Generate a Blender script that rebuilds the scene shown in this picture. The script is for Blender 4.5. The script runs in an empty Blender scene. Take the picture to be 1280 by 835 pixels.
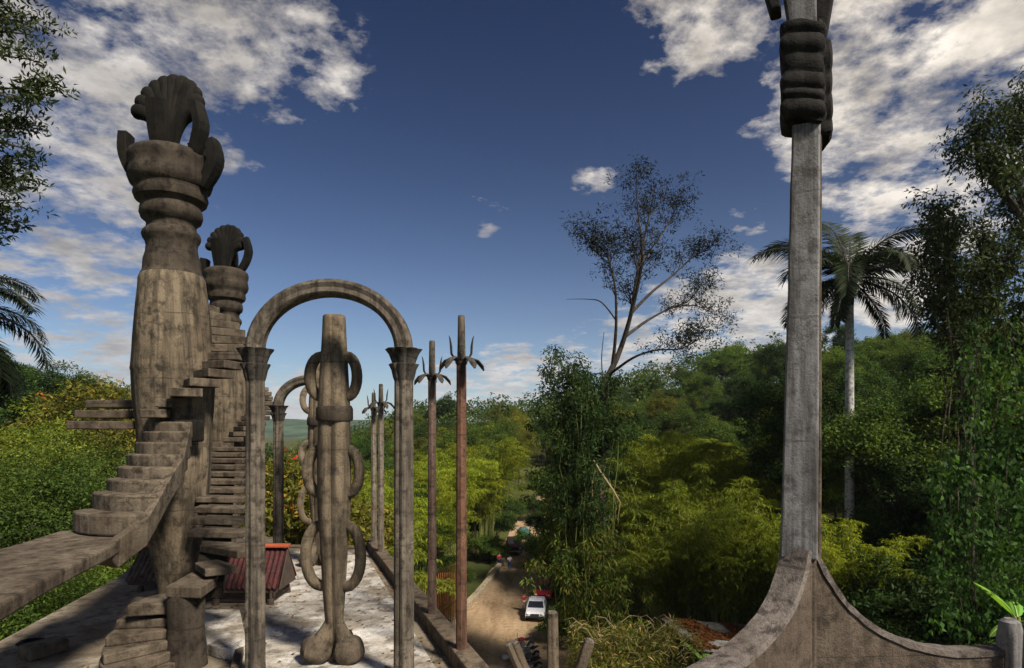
import bpy, math, random
import numpy as np
from mathutils import Vector, noise as mnoise
R = math.radians
sc = bpy.context.scene
col = sc.collection
rng = random.Random(7)

# ------------------------------------------------------------------ camera
CAMZ = 16.0            # eye height above the dirt road
F = 760.0              # focal length in photograph pixels (1280 wide)
HOR = 540.0            # horizon row in the photograph
cam_d = bpy.data.cameras.new('camera')
cam_d.sensor_width = 36.0
cam_d.lens = 36.0*F/1280.0
cam_d.shift_y = (HOR-417.5)/1280.0
cam_d.clip_end = 6000.0
cam = bpy.data.objects.new('camera', cam_d)
cam.location = (0, 0, CAMZ)
cam.rotation_euler = (R(90), 0, 0)
col.objects.link(cam)
sc.camera = cam

def at(px, py, Y):
    return Vector(((px-640.0)/F*Y, Y, CAMZ+(HOR-py)/F*Y))

# ------------------------------------------------------------------ light
SUN_AZ, SUN_EL = R(136), R(46)
sdir = Vector((math.sin(SUN_AZ)*math.cos(SUN_EL), math.cos(SUN_AZ)*math.cos(SUN_EL), math.sin(SUN_EL)))
sl = bpy.data.lights.new('sun', 'SUN')
sl.energy = 5.0
sl.angle = R(9)
sl.color = (1.0, 0.92, 0.80)
so = bpy.data.objects.new('sun', sl)
so.rotation_euler = (-sdir).to_track_quat('-Z', 'Y').to_euler()
so.location = (30, -10, 60)
col.objects.link(so)

sc.view_settings.view_transform = 'Standard'
sc.view_settings.look = 'None'
sc.view_settings.gamma = 1.0
sc.view_settings.exposure = 0.58
sc.cycles.use_denoising = True
sc.cycles.max_bounces = 5
sc.cycles.diffuse_bounces = 3
sc.cycles.transmission_bounces = 3
sc.cycles.transparent_max_bounces = 6

# ------------------------------------------------------------------ node helper
class NT:
    def __init__(s, nt):
        s.nt = nt
    def n(s, typ, ins=None, **props):
        nd = s.nt.nodes.new(typ)
        for k, v in props.items():
            setattr(nd, k, v)
        for k, v in (ins or {}).items():
            sk = nd.inputs[k]
            if hasattr(v, 'is_output'):
                s.nt.links.new(v, sk)
            else:
                sk.default_value = v
        return nd
    def m(s, op, a, b=0.0, c=0.0, clamp=False):
        nd = s.n('ShaderNodeMath', {0: a, 1: b, 2: c}, operation=op)
        nd.use_clamp = clamp
        return nd.outputs[0]
    def noise(s, vec, scale, detail=4.0, rough=0.55, dist=0.0):
        return s.n('ShaderNodeTexNoise', {'Vector': vec, 'Scale': scale, 'Detail': detail, 'Roughness': rough, 'Distortion': dist}).outputs['Fac']
    def ramp(s, fac, stops):
        nd = s.n('ShaderNodeValToRGB', {'Fac': fac})
        e = nd.color_ramp.elements
        while len(e) < len(stops):
            e.new(0.5)
        for i, (p, c) in enumerate(stops):
            e[i].position = p
            e[i].color = (c, c, c, 1) if not hasattr(c, '__len__') else (c[0], c[1], c[2], 1)
        return nd.outputs['Color']
    def mix(s, f, a, b, mode='MIX'):
        nd = s.n('ShaderNodeMix', data_type='RGBA', blend_type=mode)
        for idx, v in ((0, f), (6, a), (7, b)):
            if hasattr(v, 'is_output'):
                s.nt.links.new(v, nd.inputs[idx])
            else:
                nd.inputs[idx].default_value = v if idx == 0 else (v[0], v[1], v[2], 1)
        return nd.outputs[2]
    def mapv(s, vec, scale):
        return s.n('ShaderNodeMapping', {'Vector': vec, 'Scale': scale}).outputs[0]

# ------------------------------------------------------------------ world: Nishita sky with broken cloud
world = bpy.data.worlds.new('World')
sc.world = world
world.use_nodes = True
wt = NT(world.node_tree)
for nd in list(world.node_tree.nodes):
    world.node_tree.nodes.remove(nd)
sky = wt.n('ShaderNodeTexSky', sky_type='NISHITA')
sky.sun_disc = False
sky.sun_elevation = SUN_EL
sky.sun_rotation = SUN_AZ
sky.altitude = 600
sky.air_density = 1.0
sky.dust_density = 0.8
sky.ozone_density = 3.0
# a polarised, deep blue sky: gamma deepens it evenly from horizon to zenith
skc = wt.n('ShaderNodeMix', data_type='RGBA', blend_type='MULTIPLY')
skc.inputs[0].default_value = 1.0
gm = wt.n('ShaderNodeGamma', {'Color': sky.outputs[0], 'Gamma': 1.8})
wt.nt.links.new(gm.outputs[0], skc.inputs[6])
skc.inputs[7].default_value = (0.25, 0.225, 0.21, 1)
dirv = wt.n('ShaderNodeTexCoord').outputs['Generated']
sep = wt.n('ShaderNodeSeparateXYZ', {0: dirv})
zpos = wt.m('MAXIMUM', sep.outputs[2], 0.0)
inv = wt.m('DIVIDE', 1.0, wt.m('ADD', zpos, 0.16))
cp = wt.n('ShaderNodeCombineXYZ', {0: wt.m('MULTIPLY', sep.outputs[0], inv), 1: wt.m('MULTIPLY', sep.outputs[1], inv), 2: 3.7}).outputs[0]
big = wt.noise(cp, 0.55, 2.0, 0.5)
nz = wt.noise(cp, 5.2, 10.0, 0.60, 0.1)
nz2 = wt.noise(cp, 17.0, 6.0, 0.66, 0.1)
cn = wt.m('ADD', wt.m('MULTIPLY', nz, 0.72), wt.m('MULTIPLY', nz2, 0.28))
# where cloud banks lie over the valley (directions of real banks), elsewhere the large noise decides
banks = [(60, 70, 11, 1.0), (150, 40, 10, 1.0), (250, 60, 10, 1.0), (350, 50, 8, .9), (410, 10, 5, .8), (90, 160, 7, .8), (110, 275, 8.5, 1.0), (50, 300, 7, 1.0), (160, 300, 5, .8),
         (1150, 60, 10, 1.0), (1240, 130, 10, 1.1), (1080, 130, 7, 1.1), (1000, 150, 4.5, .8), (890, 10, 6, 1.0), (960, 30, 5, .8), (1130, 200, 7, 1.1), (1220, 240, 6, 1.0), (1180, 280, 4, .9),
         (612, 266, 2.4, .74), (738, 233, 2.6, .72), (940, 272, 2.2, .73), (860, 400, 5, 1.05), (930, 385, 5.5, 1.25), (1115, 352, 4.5, 1.35), (1000, 400, 5, 1.05), (800, 440, 5, 1.1),
         (640, 478, 4.5, 1.15), (560, 485, 4, 1.0), (700, 470, 4, 1.1), (90, 462, 5, 1.1), (165, 470, 5, 1.15), (380, 510, 4.5, 1.2), (600, 320, 1.5, .5), (730, 415, 2, .6)]
mask = None
for (bx, by, rad, w) in banks:
    d = Vector(((bx-640)/F, 1.0, (HOR-by)/F)).normalized()
    dot = wt.n('ShaderNodeVectorMath', {0: dirv, 1: d}, operation='DOT_PRODUCT').outputs['Value']
    mr = wt.n('ShaderNodeMapRange', {'Value': dot, 'From Min': math.cos(R(rad*1.35)), 'From Max': math.cos(R(rad*0.35)), 'To Min': 0.0, 'To Max': w}, interpolation_type='SMOOTHSTEP').outputs[0]
    mask = mr if mask is None else wt.m('MAXIMUM', mask, mr)
front = wt.n('ShaderNodeMapRange', {'Value': sep.outputs[1], 'From Min': 0.45, 'From Max': 0.62}, interpolation_type='SMOOTHSTEP').outputs[0]
bm_ = wt.n('ShaderNodeMapRange', {'Value': big, 'From Min': 0.42, 'From Max': 0.62}, interpolation_type='SMOOTHSTEP').outputs[0]
bm_ = wt.m('MULTIPLY', bm_, wt.m('SUBTRACT', 1.0, front))
mask = wt.m('MAXIMUM', mask, bm_)
thr = wt.m('SUBTRACT', 0.735, wt.m('MULTIPLY', mask, 0.31))
den = wt.m('DIVIDE', wt.m('SUBTRACT', cn, thr), 0.155, clamp=True)
den = wt.m('SMOOTH_MIN', den, 1.0, 0.1)
den = wt.m('MULTIPLY', den, wt.n('ShaderNodeMapRange', {'Value': mask, 'From Min': 0.0, 'From Max': 0.25}).outputs[0])
den = wt.m('POWER', wt.m('MAXIMUM', den, 0.0), 1.15)
lit = wt.n('ShaderNodeMapRange', {'Value': wt.n('ShaderNodeVectorMath', {0: dirv, 1: sdir}, operation='DOT_PRODUCT').outputs['Value'], 'From Min': -0.75, 'From Max': 0.32}).outputs[0]
ccol = wt.mix(lit, (4.6, 4.7, 5.2), (15.0, 13.6, 11.8))
shade = wt.ramp(wt.noise(cp, 4.5, 5.0, 0.6), [(0.33, 0.38), (0.62, 1.0)])
ccol = wt.mix(1.0, ccol, shade, 'MULTIPLY')
hzf = wt.m('MULTIPLY', wt.m('EXPONENT', wt.m('MULTIPLY', zpos, -7.5)), 0.80)
skyb = wt.mix(hzf, skc.outputs[2], (6.6, 7.9, 9.2))
ccol = wt.mix(wt.m('MULTIPLY', hzf, 0.85), ccol, (11.0, 11.0, 11.2))
skyc = wt.mix(den, skyb, ccol)
bg = wt.n('ShaderNodeBackground', {'Color': skyc, 'Strength': 0.053})
wo = wt.n('ShaderNodeOutputWorld', {'Surface': bg.outputs[0]})

# ------------------------------------------------------------------ materials
def newmat(name):
    m = bpy.data.materials.new(name)
    m.use_nodes = True
    nt = NT(m.node_tree)
    for nd in list(m.node_tree.nodes):
        m.node_tree.nodes.remove(nd)
    return m, nt
def finish(nt, shader):
    nt.n('ShaderNodeOutputMaterial', {'Surface': shader})

def concrete(name, base, light, dark, streak=0.5, scale=1.0, rough=0.92, moss=None, bump=0.5, white=None, pat=(0.40, 0.62), joints=False):
    m, nt = newmat(name)
    pos = nt.n('ShaderNodeTexCoord').outputs['Object']
    big = nt.noise(pos, 0.9*scale, 5, 0.6, 0.3)
    mid = nt.noise(pos, 5.0*scale, 6, 0.65)
    fine = nt.noise(pos, 45.0*scale, 3, 0.7)
    stv = nt.mapv(pos, (9*scale, 9*scale, 0.55*scale))
    st = nt.noise(stv, 1.0, 5, 0.6, 0.15)
    c = nt.mix(nt.ramp(big, [(pat[0], 0.0), (pat[1], 1.0)]), base, light)
    c = nt.mix(nt.ramp(mid, [(0.36, 0.85), (0.52, 0.0)]), c, dark)
    if streak:
        c = nt.mix(nt.m('MULTIPLY', nt.ramp(st, [(0.45, 0.0), (0.62, 1.0)]), streak), c, dark)
        st2 = nt.noise(nt.mapv(pos, (24*scale, 24*scale, 0.9*scale)), 1.0, 4, 0.6, 0.1)
        c = nt.mix(nt.m('MULTIPLY', nt.ramp(st2, [(0.52, 0.0), (0.66, 1.0)]), streak*0.55), c, light)
    if streak:
        st3 = nt.noise(nt.mapv(pos, (3.2*scale, 3.2*scale, 0.22*scale)), 1.0, 6, 0.68, 0.2)
        c = nt.mix(nt.m('MULTIPLY', nt.ramp(st3, [(0.53, 0.0), (0.64, 1.0)]), min(1.0, streak*1.3)), c, dark)
    if white:
        w = nt.noise(pos, 2.1*scale, 8, 0.72, 0.5)
        c = nt.mix(nt.ramp(w, [(white[1], 0.0), (white[1]+0.16, 0.9)]), c, white[0])
    if moss:
        mo = nt.noise(pos, 1.7*scale, 7, 0.7)
        c = nt.mix(nt.ramp(mo, [(moss[1], 0.0), (moss[1]+0.14, 0.85)]), c, moss[0])
    c = nt.mix(nt.ramp(fine, [(0.30, 0.7), (0.47, 0.0)]), c, tuple(x*0.4 for x in base))
    sx = nt.n('ShaderNodeSeparateXYZ', {0: pos})
    wob = nt.m('MULTIPLY', nt.noise(pos, 1.3*scale, 4, 0.6), 0.35)
    ax = [(2, 0.83)] if not joints else [(0, 0.52), (1, 0.40)]
    lines = None
    for k_, fq in ax:
        fr = nt.m('FRACT', nt.m('ADD', nt.m('MULTIPLY', sx.outputs[k_], fq), nt.m('MULTIPLY', wob, 0.25 if not joints else 0.06)))
        ln = nt.m('LESS_THAN', nt.m('ABSOLUTE', nt.m('SUBTRACT', fr, 0.5)), 0.010 if not joints else 0.007)
        lines = ln if lines is None else nt.m('MAXIMUM', lines, ln)
    wv_ = nt.n('ShaderNodeVectorMath', {0: pos, 1: nt.n('ShaderNodeTexNoise', {'Vector': pos, 'Scale': 3.0*scale, 'Detail': 4.0}).outputs['Color']}, operation='ADD').outputs[0]
    vor = nt.n('ShaderNodeTexVoronoi', {'Vector': wv_, 'Scale': 1.15*scale}, feature='DISTANCE_TO_EDGE').outputs['Distance']
    crack = nt.m('MULTIPLY', nt.m('LESS_THAN', vor, 0.010), nt.ramp(big, [(0.45, 0.0), (0.6, 1.0)]))
    lc = nt.m('MAXIMUM', nt.m('MULTIPLY', lines, nt.ramp(mid, [(0.38, 0.05), (0.62, 0.6)])), nt.m('MULTIPLY', crack, 0.55))
    c = nt.mix(lc, c, dark)
    h = nt.m('SUBTRACT', nt.m('ADD', nt.m('MULTIPLY', mid, 0.7), nt.m('MULTIPLY', fine, 0.3)), nt.m('MULTIPLY', lc, 0.25))
    b = nt.n('ShaderNodeBump', {'Height': h, 'Strength': bump, 'Distance': 0.05})
    p = nt.n('ShaderNodeBsdfPrincipled', {'Base Color': c, 'Roughness': rough, 'Normal': b.outputs[0]})
    p.inputs['Specular IOR Level'].default_value = 0.2
    finish(nt, p.outputs[0])
    return m

def plain(name, colr, rough=0.6, metal=0.0, var=0.25, scale=6.0, spec=0.3):
    m, nt = newmat(name)
    pos = nt.n('ShaderNodeTexCoord').outputs['Object']
    n1 = nt.noise(pos, scale, 5, 0.65)
    c = nt.mix(nt.ramp(n1, [(0.35, 1.0), (0.65, 0.0)]), colr, tuple(x*(1-var*1.6) for x in colr))
    b = nt.n('ShaderNodeBump', {'Height': n1, 'Strength': 0.15, 'Distance': 0.02})
    p = nt.n('ShaderNodeBsdfPrincipled', {'Base Color': c, 'Roughness': rough, 'Metallic': metal, 'Normal': b.outputs[0]})
    p.inputs['Specular IOR Level'].default_value = spec
    finish(nt, p.outputs[0])
    return m

def foliage(name, c1, c2, c3=None, trans=0.35, pos_scale=0.35):
    """leaf material: two greens spread leaf by leaf and tree by tree"""
    m, nt = newmat(name)
    ri = nt.n('ShaderNodeNewGeometry').outputs['Random Per Island']
    oi = nt.n('ShaderNodeObjectInfo').outputs['Random']
    pos = nt.n('ShaderNodeTexCoord').outputs['Object']
    n1 = nt.noise(pos, pos_scale, 3, 0.6)
    f = nt.m('ADD', nt.m('MULTIPLY', ri, 0.45), nt.m('MULTIPLY', nt.m('SUBTRACT', n1, 0.5), 2.0))
    f = nt.m('ADD', f, nt.m('MULTIPLY', nt.m('SUBTRACT', oi, 0.5), 0.7), clamp=True)
    c = nt.mix(f, c1, c2)
    if c3:
        c = nt.mix(nt.ramp(ri, [(0.80, 0.0), (0.90, 0.85)]), c, c3)
    hv = nt.n('ShaderNodeHueSaturation', {'Color': c, 'Hue': nt.m('ADD', 0.485, nt.m('MULTIPLY', oi, 0.03)), 'Value': nt.m('ADD', 0.72, nt.m('MULTIPLY', ri, 0.6))})
    c = hv.outputs[0]
    d = nt.n('ShaderNodeBsdfPrincipled', {'Base Color': c, 'Roughness': 0.62})
    d.inputs['Specular IOR Level'].default_value = 0.12
    t = nt.n('ShaderNodeBsdfTranslucent', {'Color': nt.mix(1.0, c, (1.5, 1.5, 0.6), 'MULTIPLY')})
    mx = nt.n('ShaderNodeMixShader', {0: trans, 1: d.outputs[0], 2: t.outputs[0]})
    finish(nt, mx.outputs[0])
    return m

M = {}
M['column'] = concrete('weathered_concrete', (0.112, 0.085, 0.054), (0.192, 0.149, 0.098), (0.022, 0.018, 0.013), 0.62)
M['crown'] = concrete('silhouette_concrete', (0.008, 0.007, 0.005), (0.017, 0.014, 0.010), (0.002, 0.002, 0.001), 0.6)  # near-black on purpose: the crowns' silhouette against the sky is painted in
M['tread'] = concrete('tread_concrete', (0.077, 0.058, 0.040), (0.147, 0.117, 0.082), (0.020, 0.014, 0.009), 0.35, white=((0.178, 0.150, 0.112), 0.60), moss=((0.065, 0.051, 0.022), 0.62))
M['floor'] = concrete('platform_concrete', (0.142, 0.112, 0.076), (0.218, 0.179, 0.128), (0.047, 0.036, 0.023), 0.0, 0.7, white=((0.340, 0.308, 0.249), 0.54), bump=0.35, joints=True)
M['floor_white'] = concrete('limewashed_concrete', (0.232, 0.201, 0.155), (0.402, 0.364, 0.310), (0.093, 0.074, 0.054), 0.0, 0.8, white=((0.619, 0.596, 0.550), 0.48), bump=0.35, joints=True)
M['kerb'] = concrete('dark_kerb', (0.107, 0.081, 0.054), (0.164, 0.125, 0.086), (0.023, 0.017, 0.011), 0.3)
M['grey'] = concrete('grey_concrete', (0.164, 0.156, 0.150), (0.251, 0.240, 0.235), (0.055, 0.050, 0.047), 0.8, 1.1, bump=0.3)
M['fin'] = concrete('stained_fin_concrete', (0.092, 0.069, 0.050), (0.148, 0.114, 0.083), (0.030, 0.023, 0.016), 0.3, 1.2, moss=((0.035, 0.028, 0.018), 0.60), bump=0.8)
M['finedge'] = concrete('fin_edge_concrete', (0.129, 0.105, 0.088), (0.200, 0.171, 0.148), (0.033, 0.026, 0.022), 0.2, 1.6, bump=0.9)
M['ruffle'] = concrete('shaded_ruffle_concrete', (0.015, 0.013, 0.011), (0.032, 0.029, 0.025), (0.004, 0.003, 0.003), 0.5, 1.2)  # shade of the column's upper part put into this near-black colour
M['arch'] = concrete('arch_concrete', (0.090, 0.074, 0.055), (0.162, 0.134, 0.100), (0.020, 0.016, 0.012), 0.6, 1.6)
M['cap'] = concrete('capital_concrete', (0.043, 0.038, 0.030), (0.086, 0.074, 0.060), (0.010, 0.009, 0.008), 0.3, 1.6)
M['post'] = concrete('post_concrete', (0.143, 0.115, 0.085), (0.229, 0.189, 0.146), (0.036, 0.027, 0.021), 0.5, 1.6)
M['rustpost'] = concrete('red_stained_post', (0.122, 0.058, 0.034), (0.184, 0.095, 0.058), (0.031, 0.020, 0.015), 0.5, 1.6, white=((0.257, 0.252, 0.218), 0.68))
M['brownpost'] = concrete('brown_stained_post', (0.125, 0.075, 0.052), (0.20, 0.135, 0.10), (0.035, 0.025, 0.02), 0.5, 1.6, white=((0.30, 0.26, 0.22), 0.66))
M['wall'] = concrete('roadside_wall', (0.36, 0.29, 0.19), (0.50, 0.42, 0.30), (0.14, 0.10, 0.06), 0.2, 0.6)
M['bark'] = concrete('bark', (0.10, 0.075, 0.05), (0.17, 0.135, 0.095), (0.03, 0.022, 0.015), 0.7, 1.0)
M['darkbark'] = concrete('dark_bark', (0.045, 0.036, 0.028), (0.085, 0.07, 0.055), (0.018, 0.014, 0.011), 0.7, 1.0)
M['palmbark'] = concrete('palm_bark', (0.34, 0.33, 0.30), (0.52, 0.50, 0.47), (0.10, 0.085, 0.07), 0.2, 1.0)
M['culm'] = plain('bamboo_culm', (0.20, 0.22, 0.06), 0.5)
M['leaf_dark'] = foliage('leaf_dark', (0.022, 0.046, 0.012), (0.075, 0.115, 0.022))
M['leaf_mid'] = foliage('leaf_mid', (0.038, 0.070, 0.014), (0.125, 0.170, 0.026))
M['leaf_light'] = foliage('leaf_light', (0.075, 0.110, 0.014), (0.220, 0.235, 0.030))
M['leaf_olive'] = foliage('leaf_olive', (0.075, 0.085, 0.014), (0.220, 0.195, 0.028))
M['leaf_bamboo'] = foliage('leaf_bamboo', (0.130, 0.165, 0.012), (0.320, 0.335, 0.026), trans=0.45)
M['leaf_bamboo_dark'] = foliage('leaf_bamboo_dark', (0.085, 0.115, 0.012), (0.240, 0.255, 0.024), trans=0.45)
M['leaf_vine'] = foliage('leaf_vine', (0.022, 0.055, 0.012), (0.075, 0.145, 0.025))
M['leaf_climber'] = foliage('leaf_climber', (0.040, 0.065, 0.010), (0.140, 0.180, 0.024), c3=(0.17, 0.11, 0.03))
M['leaf_silhouette'] = foliage('leaf_silhouette', (0.010, 0.013, 0.008), (0.026, 0.030, 0.013), trans=0.12)  # darker than real leaves: the backlit silhouette is painted into the colour
M['leaf_palm'] = foliage('leaf_palm', (0.012, 0.019, 0.008), (0.030, 0.040, 0.014), trans=0.15)  # frond colour lowered to paint in a backlit look
M['leaf_back'] = foliage('leaf_backlit', (0.018, 0.026, 0.011), (0.048, 0.062, 0.018), trans=0.25)  # dark greens imitate trees standing against the light
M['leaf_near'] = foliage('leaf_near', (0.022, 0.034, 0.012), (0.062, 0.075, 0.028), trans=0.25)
M['leaf_flame'] = foliage('leaf_flame', (0.075, 0.085, 0.014), (0.190, 0.165, 0.030), c3=(0.22, 0.13, 0.02))
M['flower'] = foliage('flame_flower', (0.55, 0.07, 0.015), (0.60, 0.13, 0.02))
M['grass'] = foliage('dry_grass', (0.085, 0.105, 0.016), (0.26, 0.215, 0.045), c3=(0.33, 0.23, 0.09))
M['banana'] = foliage('banana_leaf', (0.13, 0.26, 0.04), (0.20, 0.36, 0.06), trans=0.4)
M['banana_rib'] = plain('banana_rib', (0.35, 0.45, 0.12), 0.5)
M['litter'] = foliage('leaf_litter', (0.16, 0.065, 0.022), (0.27, 0.115, 0.035), trans=0.05)
M['straw'] = plain('dry_stalk', (0.30, 0.23, 0.12), 0.8)

# terrain: forest floor
m, nt = newmat('forest_floor')
pos = nt.n('ShaderNodeNewGeometry').outputs['Position']
n1 = nt.noise(pos, 0.12, 6, 0.6)
n2 = nt.noise(pos, 1.6, 6, 0.7)
c = nt.mix(nt.ramp(n1, [(0.4, 0.0), (0.6, 1.0)]), (0.035, 0.050, 0.014), (0.075, 0.085, 0.022))
c = nt.mix(nt.ramp(n2, [(0.45, 0.0), (0.7, 0.7)]), c, (0.07, 0.05, 0.028))
p = nt.n('ShaderNodeBsdfPrincipled', {'Base Color': c, 'Roughness': 1.0, 'Normal': nt.n('ShaderNodeBump', {'Height': n2, 'Strength': 0.8, 'Distance': 0.3}).outputs[0]})
p.inputs['Specular IOR Level'].default_value = 0.05
finish(nt, p.outputs[0])
M['ground'] = m
# dirt road
m, nt = newmat('dirt_road')
pos = nt.n('ShaderNodeNewGeometry').outputs['Position']
n1 = nt.noise(nt.mapv(pos, (1.1, 0.16, 1)), 0.8, 6, 0.65, 0.3)
n2 = nt.noise(pos, 2.6, 7, 0.75)
n3 = nt.noise(pos, 0.35, 4, 0.6)
c = nt.mix(nt.ramp(n1, [(0.36, 0.0), (0.64, 1.0)]), (0.22, 0.14, 0.075), (0.40, 0.28, 0.165))
c = nt.mix(nt.ramp(n3, [(0.45, 0.0), (0.7, 0.6)]), c, (0.36, 0.27, 0.17))
c = nt.mix(nt.ramp(n2, [(0.50, 0.0), (0.72, 0.8)]), c, (0.45, 0.36, 0.25))
c = nt.mix(nt.ramp(n2, [(0.28, 0.8), (0.45, 0.0)]), c, (0.10, 0.06, 0.034))
p = nt.n('ShaderNodeBsdfPrincipled', {'Base Color': c, 'Roughness': 0.95, 'Normal': nt.n('ShaderNodeBump', {'Height': n2, 'Strength': 0.7, 'Distance': 0.12}).outputs[0]})
p.inputs['Specular IOR Level'].default_value = 0.1
finish(nt, p.outputs[0])
M['road'] = m
# far hills
M['hill'] = plain('far_hill', (0.06, 0.10, 0.055), 1.0, var=0.4, scale=0.02, spec=0.0)

M['red_tin'] = concrete('red_painted_tin', (0.065, 0.015, 0.015), (0.101, 0.025, 0.023), (0.020, 0.011, 0.010), 0.75, 1.5, rough=0.7)
M['grey_tin'] = concrete('weathered_tin', (0.10, 0.07, 0.055), (0.17, 0.125, 0.10), (0.04, 0.028, 0.022), 0.6, 1.5, rough=0.7)
M['orange_tin'] = plain('orange_ridge', (0.42, 0.09, 0.035), 0.7)
M['wood'] = plain('dark_timber', (0.07, 0.05, 0.036), 0.85)
M['yellow_bar'] = plain('ochre_bar', (0.20, 0.135, 0.03), 0.6)
M['orange'] = plain('orange_plaster', (0.50, 0.16, 0.06), 0.9)
M['black'] = plain('black_rubber', (0.018, 0.018, 0.018), 0.7)
M['steel'] = plain('dull_steel', (0.42, 0.42, 0.43), 0.35, 0.8)
M['white_paint'] = plain('white_paint', (0.62, 0.62, 0.66), 0.35, var=0.12)
M['maroon'] = plain('maroon_paint', (0.06, 0.018, 0.022), 0.35)
M['red_paint'] = plain('red_paint', (0.45, 0.02, 0.03), 0.35)
M['grey_paint'] = plain('grey_paint', (0.22, 0.23, 0.25), 0.4)
M['glass'] = plain('dark_glass', (0.02, 0.022, 0.028), 0.08, var=0.0, spec=0.6)
M['lamp'] = plain('lamp_glass', (0.75, 0.75, 0.70), 0.15, var=0.05)
M['skin'] = plain('skin', (0.32, 0.18, 0.11), 0.6, var=0.05)
M['hair'] = plain('hair', (0.015, 0.012, 0.010), 0.6)
M['red_cloth'] = plain('red_cloth', (0.50, 0.03, 0.045), 0.9)
M['blue_cloth'] = plain('blue_cloth', (0.08, 0.12, 0.22), 0.9)
M['pale_cloth'] = plain('pale_cloth', (0.55, 0.53, 0.55), 0.9)
M['navy_cloth'] = plain('navy_cloth', (0.03, 0.04, 0.10), 0.9)
M['teal_cloth'] = plain('teal_tarp', (0.05, 0.13, 0.11), 0.8)
M['tin_flat'] = concrete('roof_sheet', (0.24, 0.23, 0.21), (0.36, 0.36, 0.34), (0.09, 0.07, 0.05), 0.2, 0.6, rough=0.7)

# ------------------------------------------------------------------ object helpers
OFF = {}
def tag(o, label=None, cat=None, group=None, kind=None):
    if label: o['label'] = label
    if cat: o['category'] = cat
    if group: o['group'] = group
    if kind: o['kind'] = kind
    return o
def thing(name, label, cat, loc=(0, 0, 0), group=None, rz=0.0):
    o = bpy.data.objects.new(name, None)
    o.empty_display_size = 0.2
    col.objects.link(o)
    o.location = loc
    o.rotation_euler = (0, 0, rz)
    tag(o, label, cat, group)
    OFF[o] = Vector(loc)
    return o
def children(o):
    return [c for c in col.objects if c.parent == o]
def copy_tree(o, kids, loc, rz=0.0, s=(1, 1, 1), label=None, group=None):
    """kids: list of (part, [sub-parts])"""
    r = o.copy(); col.objects.link(r)
    r.location = loc; r.rotation_euler = (0, 0, rz); r.scale = s
    if label: r['label'] = label
    if group: r['group'] = group
    for p, subs in kids:
        c = p.copy(); col.objects.link(c); c.parent = r
        for q in subs:
            d = q.copy(); col.objects.link(d); d.parent = c
    return r

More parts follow.
